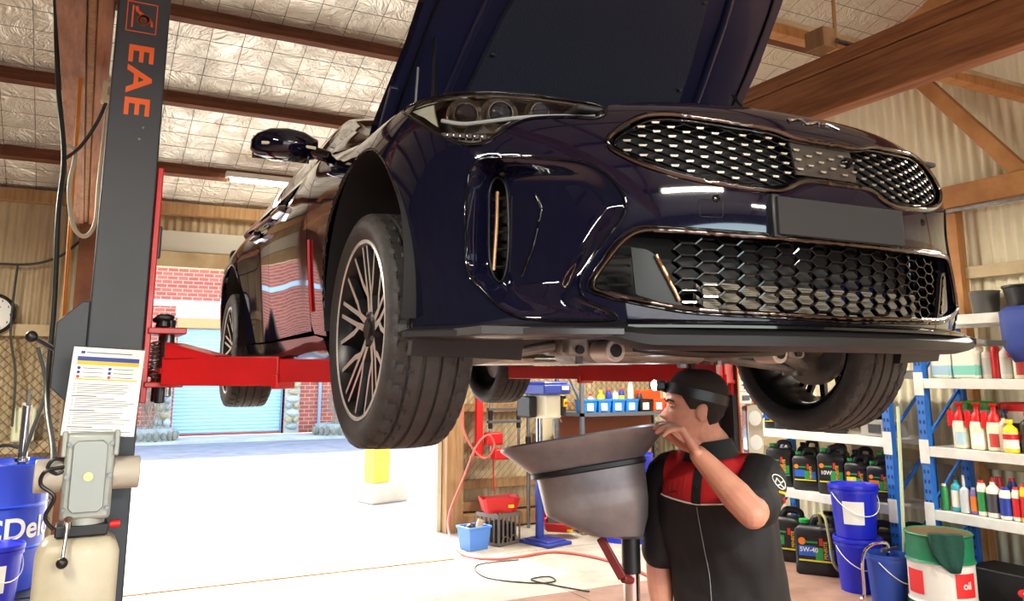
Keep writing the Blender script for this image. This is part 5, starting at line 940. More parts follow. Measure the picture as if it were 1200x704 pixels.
# milk crate
def crate(loc, rz, label):
    t = thing('milk_crate', label, 'crate', loc, rz); m = mat('crate_grey', (118, 108, 100), .55); s_ = .165
    for z0, z1 in ((0, .03), (.27, .31)):
        for x0, x1, y0, y1 in ((-s_, s_, -s_, -s_+.014), (-s_, s_, s_-.014, s_), (-s_, -s_+.014, -s_, s_), (s_-.014, s_, -s_, s_)): MB().b2(x0, x1, y0, y1, z0, z1).build('rim_bar', m, t)
    sl = MB().b2(-.008, .008, -.006, .006, .03, .27).mesh('slat', None); sl.materials.append(m)
    for k in range(6):
        q = -s_+.012+k*(2*s_-.024)/5
        for x, y in ((q, -s_+.007), (q, s_-.007), (-s_+.007, q), (s_-.007, q)): o = bpy.data.objects.new('slat', sl); COL.objects.link(o); o.parent = t; o.location = (x, y, 0)
    MB().b2(-s_, s_, -s_, s_, .004, .012).build('bottom', m, t); MB().b2(-.13, .13, -.13, .13, .014, .2).build('contents', M_dark, t)
    for x in (-.06, .06): MB().tube([(x+.06*math.cos(a), -s_-.002, .03+.06*math.sin(a)) for a in np.linspace(0, math.pi, 10)], .005, 6).build('arch_rib', m, t)
    return t
crate((3.95, 7.88, 0), .35, 'grey plastic milk crate with a red tray on top')
def tray(name, label, loc, rot, sc=1.):
    t = thing(name, label, 'tray', loc); t.rotation_euler = rot; t.scale = (sc, sc, sc); b = MB()
    out = [(-.20, -.10), (-.17, -.14), (.12, -.14), (.20, -.09), (.21, .05), (.15, .13), (-.12, .14), (-.20, .08)]; rg = lambda k, z, dz=0: [(x*k, y*k, z+(dz if i % 3 == 0 else 0)) for i, (x, y) in enumerate(out)]
    b.loft([rg(.82, 0), rg(1.0, .12), rg(1.03, .15, -.02), rg(.96, .15, -.02), rg(.78, .02)]).build('shell', M_redp, t, 30, .008); MB().prism([(x*.7, y*.7) for x, y in out], .06, .09).build('contents', M_dark, t); MB().b2(.06, .12, -.147, -.138, .05, .08).build('sticker', M_yellow, t)
    return t
tray('red_tray', 'red plastic drain tray sitting on the milk crate', (3.95, 7.86, .314), (0, 0, -.2)); tray('red_tray', 'red plastic drain tray leaning on the floor beside the drill press', (4.68, 7.88, .125), (R_(38), R_(4), -.35))
t = thing('blue_tub', 'small light blue tub with tools beside the milk crate', 'tub', (3.60, 7.72, 0), .2); MB().loft([[(x*k*.13, y*k*.11, z) for x, y in ((-1, -1), (1, -1), (1, 1), (-1, 1))] for k, z in ((.82, 0), (1, .2), (1.08, .205), (1.08, .225), (.95, .225), (.78, .01))]).build('shell', mat('light_blue', (86, 140, 226), .4), t, 30, .006); MB().cyl((.04, 0, .14), (.09, .0, .27), .035, n=14).build('tape_roll', mat('kraft', (206, 170, 120), .7), t); MB().ell((-.04, 0, .19), (.06, .06, .06), 12, 8).build('rag', M_black, t)
# spring compressor on the wall
t = thing('spring_compressor', 'red wall mounted strut spring compressor left of the drill press', 'tool', (4.10, 8.55, .80)); MB().b2(-.10, -.02, -.03, .03, 0, .68).b2(-.02, .18, -.03, .03, .62, .68).build('frame', M_redp, t, bev=.006)
for x in (.06, .42): MB().cyl((x, -.05, .05), (x, -.05, .72), .016, n=12).build('guide_rod', M_chrome, t); MB().cyl((x, -.05, .3), (x, -.05, .5), .026, n=12).build('guide_sleeve', M_black, t)
for z in (.36, .50): MB().b2(.02, .44, -.09, -.03, z, z+.03).build('cross_bar', mat('bar_grey', (90, 92, 96), .5, .4), t, bev=.004)
MB().b2(.0, .20, -.10, .02, .12, .26).build('red_block', M_redp, t, bev=.02); MB().b2(.08, .30, -.14, .0, -.04, .08).build('red_block', M_redp, t, bev=.02); MB().tube([(.1, -.04, -.04), (.1, -.05, -.2), (.11, -.05, -.38)], .008, 6).build('chain', M_redp, t)
t = thing('floor_pole', 'tall grey steel pole behind the spring compressor', 'pole', (4.62, 8.45, 0)); MB().cyl((0, 0, 0), (0, 0, 1.75), .02, n=12).build('pole', M_steel, t); MB().cyl((0, 0, .8), (0, 0, 1.0), .032, n=12).build('grip', M_black, t)
# steel shelf unit
ss = thing('steel_shelf', 'grey steel shelf unit with blue bins against the back wall', 'shelf', (0, 0, 0)); M_gr = mat('steel_grey', (96, 102, 112), .5, .2)
for x in (4.98, 6.35):
    for y in (7.86, 8.40): MB().b2(x-.02, x+.02, y-.02, y+.02, 0, 1.95).build('post', M_gr, ss)
for z in (.12, .66, 1.24): MB().b2(4.96, 6.37, 7.84, 8.42, z, z+.04).build('shelf_board', M_gr if z > 1 else M_woodpale, ss)
MB().beam((4.97, 8.3, 1.9), (5.0, 7.86, 1.32), .02, .03).build('brace', M_gr, ss); MB().b2(5.0, 6.35, 8.38, 8.40, .70, 1.22).build('back_board', mat('brown_board', (140, 78, 50), .7), ss)
MB().b2(4.93, 5.0, 7.80, 7.86, .0, .05).build('foot', M_woodpale, ss)
M_binblue = mat('bin_blue', (40, 130, 220), .4)
def binbox(i, x, label, m=M_binblue):
    t = thing('parts_bin', label, 'bin', (x, 7.96, 1.282)); MB().loft([[(sx*k*.085, sy*k*.10, z) for sx, sy in ((-1, -1), (1, -1), (1, 1), (-1, 1))] for k, z in ((.88, 0), (1, .12), (1.06, .125), (1.06, .14), (.94, .14), (.82, .01))]).build('shell', m, t, 30); MB().b2(-.05, .03, -.106, -.096, .02, .10).build('card', M_paper, t); return t
for i, (x, lb) in enumerate(((5.10, 'blue parts bin at the left end of the grey steel shelf'), (5.29, 'blue parts bin second from the left on the grey steel shelf'), (5.48, 'blue parts bin third from the left on the grey steel shelf'), (5.67, 'blue parts bin fourth from the left on the grey steel shelf'))): binbox(i, x, lb)
binbox(4, 5.87, 'black parts bin right of the blue bins', M_black); binbox(5, 6.06, 'orange parts bin right of the black bin', mat('bin_orange', (214, 80, 30), .5)); binbox(6, 6.235, 'orange parts bin at the right end of the shelf', MATS['bin_orange'])
# ================= bottles and tins: one builder =================
def bottle(name, label, cat, loc, r, h, body, cap, lab=None, neck=.35, shoulder=.72, capr=.45, caph=.12, lab2=None, rz=0, flat=1., nozzle=None):
    t = thing(name, label, cat, loc, rz); sh_ = h*shoulder; nr = r*neck; F_ = Matrix.Diagonal((1, flat, 1, 1))
    MB().lathe([(.001, 0), (r*.92, 0), (r, h*.03), (r, sh_*.93), (r*.93, sh_), (nr, min(sh_+r*.55, h*.97-h*caph*.6)), (nr, h*(1-caph*.5)), (.001, h*(1-caph*.5))], 20, M=F_).build('body', body, t, 35)
    MB().lathe([(.001, h*(1-caph)), (r*capr, h*(1-caph)), (r*capr, h*.985), (r*capr*.9, h), (.001, h)], 16, M=F_).build('cap', cap, t, 35)
    if lab: MB().lathe([(r*1.012, h*.12), (r*1.012, sh_*.82)], 20, M=F_, cap=False).build('label_wrap', lab, t, 35)
    if lab2: MB().lathe([(r*1.02, sh_*.55), (r*1.02, sh_*.78)], 20, M=F_, cap=False).build('label_band', lab2, t, 35)
    if nozzle:
        MB().b2(-.012, .05, -.012, .012, h*.99, h*1.10).build('trigger_head', nozzle, t, bev=.004); MB().beam((.03, 0, h*.99), (.045, 0, h*.86), .012, .008).build('trigger', nozzle, t)
    return t
def can(name, label, loc, r, h, body, cap, band=None): return bottle(name, label, 'aerosol', loc, r, h, body, cap, band, .75, .82, .62, .16)
C = lambda n, c, rg=.4: mat(n, c, rg)
cy, cb, cr, cg, cw, co, cp, ct = C('tin_yellow', (236, 206, 40)), C('tin_blue', (36, 60, 150)), C('tin_red', (200, 34, 34)), C('tin_green', (46, 140, 74)), C('tin_white', (230, 226, 212)), C('tin_orange', (228, 120, 40)), C('tin_purple', (120, 96, 160)), C('tin_teal', (52, 160, 176))
for a in (('squeeze_bottle', 'white squeeze bottle behind the blue bins left of the yellow one', (5.32, 8.2, 1.282), .04, .20, cw, cr), ('squeeze_bottle', 'yellow bottle standing behind the blue bins', (5.46, 8.2, 1.282), .045, .24, cy, cy)): bottle(a[0], a[1], 'bottle', *a[2:])
for x, lb, m1, m2, h in ((5.57, 'blue spray can with red cap behind the second blue bin pair', cb, cr, .25), (5.67, 'white and grey spray can between the two blue cans', cw, C('tin_grey', (150, 152, 158)), .23), (5.76, 'blue and yellow spray can with red cap behind the bins', cb, cr, .26), (5.89, 'tall white cartridge tube standing behind the black bin', cw, cw, .33), (6.02, 'dark spray can with red top behind the orange bin', C('tin_dark', (60, 50, 60)), cr, .21)): can('spray_can', lb, (x, 8.2, 1.282), .036, h, m1, m2, cy if 'yellow' in lb else None)
t = thing('tool_case', 'orange plastic tool case at the back right of the steel shelf', 'case', (6.18, 8.25, 1.282)); MB().b2(-.16, .16, -.08, .08, 0, .10).b2(-.15, .15, -.07, .07, .11, .24).build('shell', MATS['bin_orange'], t, bev=.015)
bottle('cleaner_bottle', 'green cleaner bottle on the lower steel shelf', 'bottle', (5.62, 7.95, .70), .05, .26, cg, cg, cw); bottle('cleaner_bottle', 'white spray bottle with red trigger on the lower steel shelf', 'bottle', (5.90, 7.95, .70), .05, .25, cw, cr, cr, nozzle=M_redp); bottle('jar', 'amber jar with a tan lid on the lower steel shelf', 'jar', (5.45, 7.95, .70), .06, .17, C('amber', (150, 110, 50)), C('tan_lid', (190, 150, 90)), None, .8, .85, .9, .15); can('spray_can', 'cream spray can on the lower steel shelf', (5.76, 7.98, .70), .036, .2, cw, cw)
tag(MB().b2(5.18, 5.46, 7.25, 7.42, .885, .935).build('wood_block', M_woodpale, None, bev=.006), 'pale timber offcut lying on the blue drum', 'wood block')
t = thing('blue_drum', 'blue steel drum with white labels under the steel shelf', 'drum', (5.25, 7.42, 0)); steel_drum(t, .285, .875, mat('barrel_blue', (30, 50, 200), .35)); MB().grid([[(.29*math.cos(a), .29*math.sin(a), z) for a in np.linspace(R_(-128), R_(-108), 6)] for z in (.05, .18)]).build('label_sheet', M_paper, t); MB().grid([[(.29*math.cos(a), .29*math.sin(a), z) for a in np.linspace(R_(-108), R_(-94), 6)] for z in (.62, .76)]).build('label_sheet', M_paper, t)
MB().b2(-.30, -.02, -.1, .1, .855, .88).build('lid_board', M_deepblue, t)
t = thing('yellow_tag_board', 'cream panel with a yellow tag leaning behind the drill press', 'panel', (5.05, 8.66, .70), 0); MB().b2(-.20, .16, -.02, .02, .0, .50).build('panel', C('cream_panel', (214, 204, 172)), t); MB().lathe([(.001, 0), (.06, 0), (.06, .01), (.001, .01)], 20, M=Matrix.Translation((.06, -.02, .30)) @ RY).build('tag', M_yellow, t)
# air hose and lead on the floor
M_hose = mat('red_air_hose', (214, 96, 84), .4)
tag(MB().tube(smooth_path([(3.78, 8.40, 1.75), (3.76, 8.40, 1.30), (3.80, 8.36, 1.02), (3.98, 8.3, .80), (4.10, 8.28, .92), (4.02, 8.26, 1.05), (3.85, 8.2, .95), (3.66, 8.1, .65), (3.42, 7.95, .25), (3.36, 7.55, .03), (3.50, 7.2, .014), (3.8, 7.14, .014), (4.2, 7.17, .014), (4.42, 6.8, .014), (4.46, 6.2, .014), (4.36, 5.6, .014), (4.3, 5.0, .014), (4.6, 4.4, .014)], 10), .012, 8).build('air_hose', M_hose, None, 60), 'red air hose hanging by the doorway and snaking over the floor', 'hose')
tag(MB().tube(smooth_path([(3.75, 7.05, .008), (3.32, 7.04, .008), (3.19, 6.6, .008), (3.43, 6.26, .008), (3.64, 6.21, .008), (3.68, 6.38, .008), (3.5, 6.36, .008), (3.55, 6.15, .008), (3.72, 5.8, .008)], 10), .006, 6).build('floor_lead', M_cab, None, 60), 'thin black lead lying on the sunlit concrete', 'cable')
# ================= racking along the right wall =================
def upright(t, y, x, z1, m=M_blue):
    b = MB().b2(x-.004, x, y-.035, y+.035, 0, z1).b2(x-.004, x+.05, y-.037, y-.033, 0, z1).b2(x-.004, x+.05, y+.033, y+.037, 0, z1); o = b.build('upright', m, t, None)
    n = int(z1/.075); s_ = MB()
    for k in range(n):
        for d in (-.016, .016): s_.prism([(-.007, -.012), (.005, -.016), (.008, .010), (-.004, .016)], 0, .0015, M=Matrix.Translation((x-.0045, y+d, .06+k*.075)) @ Matrix(((0, 0, -1, 0), (1, 0, 0, 0), (0, 1, 0, 0), (0, 0, 0, 1))))
    tag(s_.build('slot_holes', mat('slot_dark', (20, 40, 84), .7), o, None), kind='stuff'); return o
def rack(label, y0, y1, levels, z1=2.4, mirror=False):
    t = thing('storage_rack', label, 'rack', (0, 0, 0), 0, 'blue and white steel racks along the right wall')
    for y in (y0+.035, y1-.035):
        for x in (5.90, 6.38): upright(t, y, x, z1)
        for k in range(4): MB().beam((5.93, y, .2+k*.5), (6.40, y, .6+k*.5), .02, .02).build('side_brace', M_blue, t)
    for z in levels:
        MB().b2(5.895, 5.93, y0+.07, y1-.07, z-.075, z).build('front_beam', M_rackwhite, t, bev=.004); MB().b2(6.37, 6.40, y0+.07, y1-.07, z-.075, z).build('back_beam', M_rackwhite, t, bev=.004); MB().b2(5.93, 6.40, y0+.04, y1-.04, z-.02, z-.003).build('shelf_board', M_rackwhite, t)
        for y in (y0+.035, y1-.035): MB().b2(5.888, 5.896, y-.04, y+.04, z-.13, z+.05).build('beam_bracket', M_rackwhite, t, bev=.002)
    return t
rack('blue and white steel rack nearest the camera beside the raised car', 2.25, 4.36, (2.15, 1.67, 1.15, .68)); rack('blue and white steel rack holding the black oil containers', 4.62, 6.22, (1.74, 1.19, .66), 1.95)
# black oil containers
M_jer = mat('black_jerrycan', (26, 27, 30), .4, bump=.05); LBc = {k: mat('oil_label_'+k, c, .45) for k, c in dict(black=(24, 26, 28), green=(46, 150, 76), yellow=(226, 214, 50), orange=(236, 130, 36), red=(206, 44, 40), blue=(40, 96, 190), white=(226, 228, 222), teal=(60, 150, 150), gold=(224, 176, 60)).items()}
def jerry(label, loc, w_, d, h, rz, pal, cap=M_green, txt=None, parts=True, grp='black oil containers'):
    t = thing('oil_container', label, 'oil container', loc, rz, grp); k = .88; b = MB(); rr = lambda s_, z, cx=0: [(cx+x*s_*w_/2, y*s_*d/2, z) for x, y in ((-1, -k), (-k, -1), (k, -1), (1, -k), (1, k), (k, 1), (-k, 1), (-1, k))]
    b.loft([rr(.94, 0), rr(1, h*.04), rr(1, h*.20), rr(.975, h*.22), rr(.975, h*.70), rr(1, h*.73), rr(.98, h*.80), rr(.80, h*.87)]).build('body', M_jer, t, 50, .006)
    MB().tube(smooth_path([(w_*.36, 0, h*.84), (w_*.36, 0, h*.95), (w_*.22, 0, h*1.0), (-.02*w_, 0, h*.985), (-.12*w_, 0, h*.86)], 5), d*.14, 8).build('handle', M_jer, t, 60); MB().cyl((-w_*.30, 0, h*.84), (-w_*.30, 0, h*.90), w_*.11, n=14).build('neck', M_jer, t); MB().cyl((-w_*.30, 0, h*.895), (-w_*.30, 0, h*.965), w_*.125, n=18).build('cap', cap, t, bev=.003)
    if parts:
        y = -d/2*.985; q = lambda n_, x0, x1, z0, z1, m, e=0: MB().b2(w_*x0, w_*x1, y-.003-e, y, h*z0, h*z1).build(n_, LBc[m], t, None)
        q('label_panel', -.42, .42, .24, .68, 'black'); q('label_patch', -.40, -.02, .34, .52, pal[0], .001); q('label_patch', -.02, .16, .28, .50, pal[1], .001); q('label_patch', .26, .40, .30, .48, pal[2], .001); q('label_stripe', -.41, .41, .245, .275, 'yellow' if pal[0] != 'teal' else 'teal', .001); q('label_tab', .08, .16, .54, .67, 'red', .001); text_obj('PENRITE', h*.085, LBc['gold'], t, 'vertical_name', (w_*.22, y-.004, h*.46), (R_(90), R_(-90), 0), .0005, True); q('label_line', -.26, .04, .575, .605, 'green', .001)
        MB().lathe([(.001, 0), (w_*.085, 0), (w_*.085, .002), (.001, .002)], 18, M=Matrix.Translation((-w_*.32, y-.002, h*.60)) @ RY).build('round_logo', LBc['orange'], t)
        if txt: text_obj(txt, h*.115, LBc['white'], t, 'grade_text', (-w_*.17, y-.005, h*.45), (R_(90), 0, 0), .0005, True)
    return t
F_ = R_(-62)     # fronts turned towards the aisle
jl = [('10W', ('teal', 'orange', 'green'), 5.98, .245, .40, 'black oil container with orange and teal label nearest the mechanic'), (None, ('blue', 'green', 'blue'), 5.66, .235, .345, 'black oil container with blue and green label and green cap'), ('10W', ('black', 'green', 'green'), 5.36, .245, .40, 'tall black oil container with pale green label in the middle of the shelf'), ('C', ('yellow', 'green', 'black'), 5.09, .20, .335, 'black oil container marked C on the shelf'), (None, ('orange', 'green', 'green'), 4.86, .20, .33, 'black oil container with orange patch above the blue pails')]
for tx, pal, y, w_, h, lb in jl: jerry(lb, (6.04, y, .662), w_, .16, h, F_, pal, txt=tx)
for k, (y, h) in enumerate(((5.85, .41), (5.52, .40), (5.24, .385), (4.98, .39))): jerry('black oil container standing in the back row of the shelf, %s from the mechanic' % ['first', 'second', 'third', 'fourth'][k], (6.285, y, .662), .20, .14, h, F_, ('black',)*3, M_green if k % 2 else M_black, None, False)
jerry('large black oil container with green cap on the floor by the blue pails', (5.86, 5.42, 0), .36, .24, .46, F_+.1, ('blue', 'green', 'blue'), txt='5W-40'); jerry('large black oil container on the floor half hidden by the mechanic', (6.02, 5.92, 0), .34, .23, .45, F_, ('green', 'black', 'black'), txt='80'); jerry('large black oil container on the floor behind the hose', (6.20, 5.06, 0), .30, .22, .44, F_, ('white', 'orange', 'black')); jerry('dark oil container at the back of the floor row', (6.36, 5.62, 0), .32, .22, .46, F_, ('black',)*3, M_black, None, False); jerry('dark oil container behind the blue pails', (6.38, 4.9, 0), .32, .2, .44, F_, ('black',)*3, M_black, None, False)
for k, (y, h, pal) in enumerate(((6.05, .25, ('blue', 'orange', 'red')), (5.92, .26, ('orange', 'red', 'green')), (5.78, .24, ('red', 'gold', 'green')), (5.5, .3, ('white', 'green', 'black')), (5.28, .28, ('green', 'black', 'white')))): jerry('small dark oil bottle on the upper shelf, %s from the mechanic' % ['nearest', 'second', 'third', 'fourth', 'fifth'][k], (6.02, y, 1.192), .12 if k < 3 else .2, .10, h, F_, pal, M_black)
t = thing('carton', 'grey printed carton on the upper oil shelf behind the front wheel', 'carton', (6.05, 4.80, 1.192), 0); MB().b2(-.12, .12, -.14, .14, 0, .13).build('box', C('carton_grey', (150, 146, 138), .7), t, bev=.004); MB().b2(-.125, -.119, -.06, .06, .03, .10).build('print', M_black, t)
t = thing('dark_bag', 'black bag with a white tag on the upper oil shelf', 'bag', (6.15, 4.90, 1.192)); MB().ell((0, .12, .17), (.16, .14, .17), 18, 10).build('bag', M_black, t); MB().b2(-.17, -.165, .05, .09, .12, .24).build('tag', M_paper, t)
tag(MB().tube(smooth_path([(5.84, 5.36, .43), (5.76, 5.3, .52), (5.72, 5.2, .50), (5.70, 5.15, .35), (5.70, 5.12, .15), (5.78, 5.08, .07), (5.86, 5.02, .12), (5.9, 5.0, .3)], 8), .012, 8).build('siphon_hose', C('siphon', (176, 172, 110)), None, 60), 'yellowish siphon hose looping between the floor oil containers', 'hose')
pail('plastic_pail', 'blue plastic pail with lid, lower of the stacked pair', (5.70, 4.86, 0), .178, .40, M_deepblue, M_deepblue, -.4, False, 'blue pails by the rack'); pail('plastic_pail', 'blue plastic pail with white label, upper of the stacked pair', (5.69, 4.86, .412), .182, .40, M_deepblue, M_deepblue, -.35, True, 'blue pails by the rack')
pail('open_pail', 'open dark blue pail holding a chrome hand pump', (5.58, 4.50, 0), .148, .36, mat('dull_blue', (36, 70, 160), .45), None, .3, False)
t = thing('hand_pump', 'chrome hand pump hooked in the open blue pail', 'pump', (5.56, 4.46, .02)); MB().cyl((0, 0, 0), (0, 0, .36), .02, n=12).build('barrel', M_chrome, t); MB().tube(smooth_path([(0, 0, .36), (-.02, 0, .42), (-.12, .06, .40), (-.17, .1, .30), (-.18, .1, .05), (-.21, .12, .02)], 6), .012, 8).build('spout', M_chrome, t); MB().cyl((-.08, 0, .37), (.1, 0, .38), .012, n=8).build('handle', M_steel, t)
t = thing('broom_stick', 'pale green wooden stick leaning between the two racks', 'stick', (5.72, 4.46, 0)); MB().cyl((0, 0, .02), (.12, .03, 1.45), .014, n=10).build('stick', C('pale_green_stick', (190, 200, 160)), t)
# waste drum
t = thing('waste_drum', 'worn green, white and red steel drum used as a bin by the rack', 'drum', (5.64, 4.09, 0)); r = .222; Mg, Mw, Mr = mat('drum_green', (20, 130, 84), .5, col2=(30, 100, 70), nscale=6), mat('drum_white', (226, 222, 212), .5, col2=(176, 166, 150), nscale=7, ncon=(.55, .8)), mat('drum_red', (226, 44, 44), .5)
MB().lathe([(r*.9, 0), (r, .01), (r, .10), (r+.01, .115), (r, .13), (r, .37), (r+.012, .385), (r, .40), (r, .56), (r+.008, .57), (r, .58), (r-.012, .575), (r-.014, .05), (.001, .05)], 44, mats=[0, 0, 0, 1, 1, 1, 0, 0, 0, 0, 0, 2, 2]).build('shell', [Mg, Mw, M_rust if 'M_rust' in globals() else mat('rusty_inside', (140, 116, 84), .8)], t, 30)
for a0, a1 in ((-214, -176), (-122, -80)): MB().grid([[((r+.0035)*math.cos(a), (r+.0035)*math.sin(a), z) for a in np.linspace(R_(a0), R_(a1), 8)] for z in (.17, .33)]).build('red_panel', Mr, t)
wraptext('oil', .07, r+.005, .25, R_(-100), M_white, t)
b = MB(); A = [[((r+o_+.010*math.sin(16*a+z*12))*math.cos(a), (r+o_+.010*math.sin(16*a+z*12))*math.sin(a), z) for a in np.linspace(R_(-160+w0), R_(-104-w1), 10)] for z, w0, w1, o_ in ((.50, 0, 0, -.03), (.55, 2, 4, -.03), (.598, 2, 2, -.012), (.592, 0, 0, .022), (.52, 2, 0, .02), (.45, 6, 3, .022), (.39, 16, 5, .024), (.34, 30, 9, .024))]; cl_ = tag(MB().grid(A[1:]).build('green_cloth', mat('dark_green_cloth', (14, 66, 54), .85, bump=.3, bscale=40), None, 60), 'dark green rag hanging over the rim of the waste drum', 'rag'); cl_.location = (5.64, 4.09, 0); m_ = cl_.modifiers.new('solid', 'SOLIDIFY'); m_.thickness = .006
# near rack contents
XF = 6.02
t = thing('black_tub', 'large black plastic tub on the top rack shelf', 'tub', (6.08, 3.50, 2.152)); MB().lathe([(.13, 0), (.165, .17), (.175, .175), (.175, .19), (.155, .19), (.12, .01), (.001, .01)], 28).build('shell', M_black, t); t = thing('grey_tub', 'small dark grey tub on the top rack shelf', 'tub', (6.12, 3.86, 2.152)); MB().lathe([(.09, 0), (.105, .17), (.112, .18), (.1, .18), (.085, .01), (.001, .01)], 24).build('shell', C('grey_tub', (84, 84, 80)), t)
t = thing('white_carton', 'cream cartons behind the tubs on the top rack shelf', 'carton', (6.30, 3.70, 2.152)); MB().b2(-.05, .05, -.14, .14, 0, .22).build('box', C('cream_panel', (214, 204, 172)), t)
def jug(label, y, liq, w_=.17, h=.27):
    t = thing('fluid_jug', label, 'jug', (XF, y, 1.672)); MB().b2(-.07, .07, -w_/2, w_/2, 0, h*.82).build('shell', mat('milky_plastic', (222, 222, 206), .35), t, bev=.02); MB().b2(-.0715, .0715, -w_/2-.001, w_/2+.001, .012, h*.42).build('fluid_level', liq, t, bev=.018); MB().cyl((0, w_*.2, h*.8), (0, w_*.2, h*.95), .022, n=14).build('cap', M_white, t); MB().tube(smooth_path([(0, -w_*.3, h*.78), (0, -w_*.3, h*.98), (0, w_*.02, h*.98), (0, w_*.05, h*.8)], 5), .011, 8).build('handle', MATS['milky_plastic'], t)
jug('milky jug of blue fluid at the left end of the rack shelf', 4.17, C('blue_fluid', (150, 186, 204))); jug('milky jug of teal fluid beside the blue one', 3.97, C('teal_fluid', (120, 192, 176)), .20)
bottle('white_bottle', 'white plastic bottle right of the teal jug', 'bottle', (XF, 3.83, 1.672), .038, .26, cw, cw, mat('pale_label', (206, 206, 196))); can('spray_can', 'red spray can between two white bottles', (XF, 3.76, 1.672), .03, .27, cr, cr); bottle('white_bottle', 'white plastic bottle right of the red spray can', 'bottle', (XF, 3.685, 1.672), .042, .27, cw, cw, MATS['pale_label'])
def pump_bottle(label, y, z=1.152, lab=None, h=.34):
    t = thing('pump_bottle', label, 'pump bottle', (XF, y, z), R_(-65)); MB().lathe([(.001, 0), (.052, 0), (.058, .01), (.058, h*.50), (.05, h*.60), (.034, h*.64), (.034, h*.66)], 24).build('body', mat('cream_plastic', (232, 224, 196), .45), t); MB().lathe([(.05, h*.585), (.052, h*.62), (.042, h*.74), (.022, h*.80), (.018, h*.92), (.034, h*.96), (.034, h), (.001, h)], 20).build('pump_head', M_redp, t); MB().b2(-.085, -.045, -.014, .014, h*.46, h*.82).build('spout_clip', M_redp, t, bev=.006)
    MB().grid([[(.0592*math.cos(a), .0592*math.sin(a), zz) for a in np.linspace(R_(-130), R_(-50), 8)] for zz in (h*.08, h*.36)]).build('label_sheet', lab or M_paper, t)
    for k in range(3): MB().b2(-.088, -.082, -.011, .011, h*(.52+.08*k), h*(.55+.08*k)).build('rib', cr, t)
pump_bottle('cream pump bottle with red head, leftmost of three on the rack', 4.09, lab=C('label_lightblue', (176, 204, 216))); pump_bottle('cream pump bottle with red head, middle of three on the rack', 3.95); pump_bottle('cream pump bottle with red head and red label, rightmost of three', 3.82, lab=C('label_red', (196, 70, 64))); pump_bottle('cream and red pump bottle on the shelf below the black tub', 3.57, 1.672, C('label_red', (196, 70, 64)), .33)
bottle('spray_bottle', 'clear spray bottle with dark blue trigger on the rack', 'bottle', (XF, 3.755, 1.152), .042, .27, C('cream_plastic2', (222, 212, 186)), M_black, None, nozzle=mat('trigger_navy', (34, 40, 80), .4)); bottle('yellow_bottle', 'yellow bottle with white label on the rack beside the spray bottle', 'bottle', (5.97, 3.68, 1.152), .05, .23, cy, cy, cw, lab2=cr); bottle('black_jar', 'black bottle behind the yellow bottle', 'bottle', (6.01, 3.575, 1.152), .05, .29, M_black, C('gold_cap', (150, 110, 50)))
def tub(label, y, lid):
    t = thing('wipes_tub', label, 'tub', (6.245, y, 1.152)); MB().lathe([(.001, 0), (.125, 0), (.14, .21), (.14, .215)], 30).build('dark_wrap', C('tub_dark', (40, 38, 42)), t); MB().lathe([(.1405, .20), (.148, .29), (.001, .29)], 30).build('white_wall', cw, t); MB().lathe([(.15, .285), (.158, .285), (.158, .335), (.14, .345), (.13, .335), (.001, .335)], 30).build('lid', lid, t)
    MB().grid([[(.142*math.cos(a), .142*math.sin(a), z) for a in np.linspace(R_(-175), R_(-140), 6)] for z in (.06, .14)]).build('logo', C('label_red', (196, 70, 64)), t)
tub('large tub with green lid behind the pump bottles', 4.08, C('lid_green', (70, 160, 40))); tub('large tub with red lid behind the yellow bottle', 3.74, C('lid_red', (206, 40, 40)))
Z0 = .682
can('spray_can', 'green and white spray can at the left end of the lower rack shelf', (5.98, 4.25, Z0), .028, .19, cg, cw, None); bottle('spray_bottle', 'teal glass cleaner bottle on the lower rack shelf', 'bottle', (6.0, 4.16, Z0), .040, .26, ct, C('dark_neck', (40, 44, 50)), cw, lab2=None); bottle('squeeze_bottle', 'clear squeeze bottle with blue collar on the lower rack shelf', 'bottle', (5.98, 4.085, Z0), .034, .27, C('clear_plastic', (196, 204, 206)), cw, None, .3, .62, .3, .22, lab2=None)
can('spray_can', 'purple and orange spray can on the lower rack shelf', (5.98, 4.01, Z0), .026, .19, cp, C('tin_grey', (150, 152, 158)), co); can('spray_can', 'white spray can with red and green bands on the lower rack shelf', (5.98, 3.945, Z0), .034, .25, cw, cr, cg); bottle('glue_bottle', 'white glue bottle with red pointed tip on the lower rack shelf', 'bottle', (5.98, 3.86, Z0), .046, .28, cw, cr, C('dark_label', (70, 66, 70)), .4, .72, .28, .24); can('spray_can', 'white spray can with large blue cap on the lower rack shelf', (5.97, 3.765, Z0), .042, .22, cw, cb, cb); can('spray_can', 'white and red spray can on the lower rack shelf near the frame edge', (5.98, 3.69, Z0), .034, .23, cw, cr, cr); can('spray_can', 'yellow and red spray can at the right end of the lower shelf', (5.97, 3.62, Z0), .036, .26, cy, cr, cr)
for k, (y, m1, m2) in enumerate(((3.9, cr, cr), (3.8, cb, cr), (3.68, M_black, cr))): can('spray_can', 'spray can in the back row of the lower shelf, %s' % ['behind the red banded can', 'behind the blue capped can', 'behind the red and white can'][k], (6.12, y, Z0), .034, .27, m1, m2)
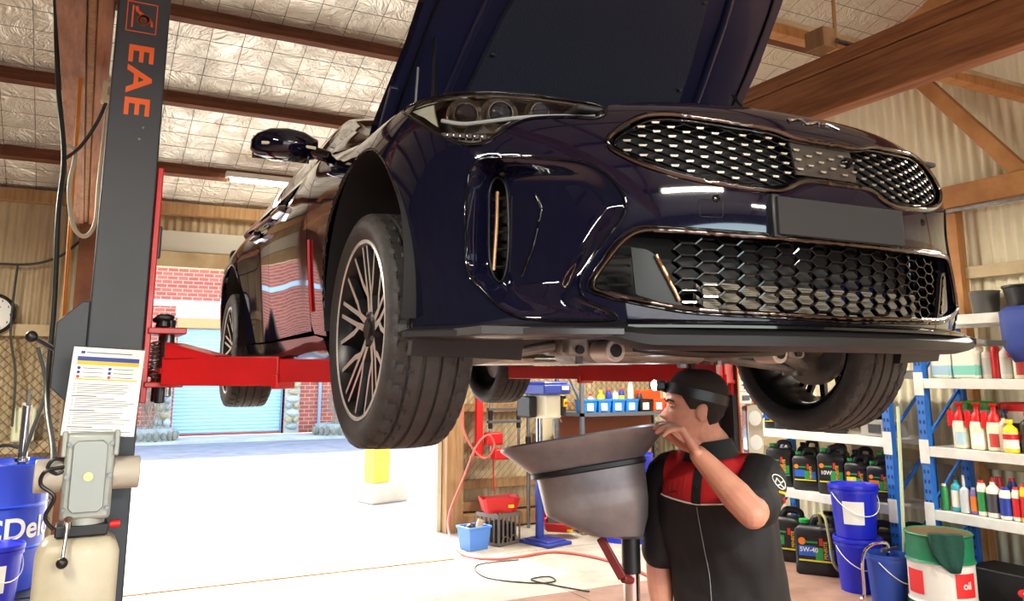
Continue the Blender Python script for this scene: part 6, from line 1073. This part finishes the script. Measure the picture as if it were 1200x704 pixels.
t = thing('wash_bucket', 'light blue bucket with a red rim on the floor below the rack', 'bucket', (5.75, 3.42, 0)); MB().lathe([(.11, 0), (.14, .26), (.12, .26), (.1, .01), (.001, .01)], 26).build('shell', C('pale_blue', (160, 196, 214)), t); MB().tube([(.15*math.cos(a), .15*math.sin(a), .265) for a in np.linspace(0, 2*math.pi, 30, endpoint=False)], .014, 8, closed=True).build('rim', M_redp, t); MB().cyl((0, 0, .1), (-.05, .03, .42), .014, n=8).build('brush', M_woodpale, t)
for i, (y, w_) in enumerate(((3.9, .5), (3.3, .4))): tag(MB().b2(6.0, 6.35, y-w_/2, y+w_/2, 0, .3).build('dark_crate', M_darkplastic, None, bev=.01), ['dark plastic crate under the rack behind the waste drum', 'dark plastic crate under the rack at the frame edge'][i], 'crate')
# things near the right lift column
t = thing('work_light', 'chrome framed twin round work light on the right lift column', 'work light', (2.985, 3.13, 1.43), -.15); b = MB(); q = rnd([(-.04, -.12), (-.047, -.09), (-.047, .09), (-.04, .12), (0, .128), (.04, .12), (.047, .09), (.047, -.09), (.04, -.12), (0, -.128)], 3); b.prism(q, -.02, .02, M=XZ).build('frame', M_chrome, t, 40, .006)
for z in (-.058, .058):
    l_ = MB().lathe([(.001, .022), (.02, .026), (.036, .022), (.038, .016)], 24, M=Matrix.Translation((0, 0, z)) @ RY).build('lens', mat('frosted_lens', (214, 216, 208), .25), t)
t = thing('blue_tarp', 'blue fabric cover draped over the rack beam at the right edge of the frame', 'cover', (5.86, 3.60, 1.66)); b = MB()
A = [[(-.012-.02*math.sin(9*s_+2*k)*(.3+k*.3), .0-.008*(k-2)*(k-2)-.62*s_, z+.05*s_*(k > 3)) for s_ in np.linspace(0, 1, 14)] for k, z in enumerate((.64, .60, .48, .36, .24, .13))]; A = [[(.14, p[1], .515) for p in A[0]], [(.03, p[1], .515) for p in A[0]]]+[[(p[0], p[1], min(p[2], .50)) for p in r] for r in A[2:]]
o = b.grid(A).build('fabric', C('tarp_blue', (48, 66, 140), .7), t, 60); m_ = o.modifiers.new('s', 'SOLIDIFY'); m_.thickness = .012; m_.offset = 1
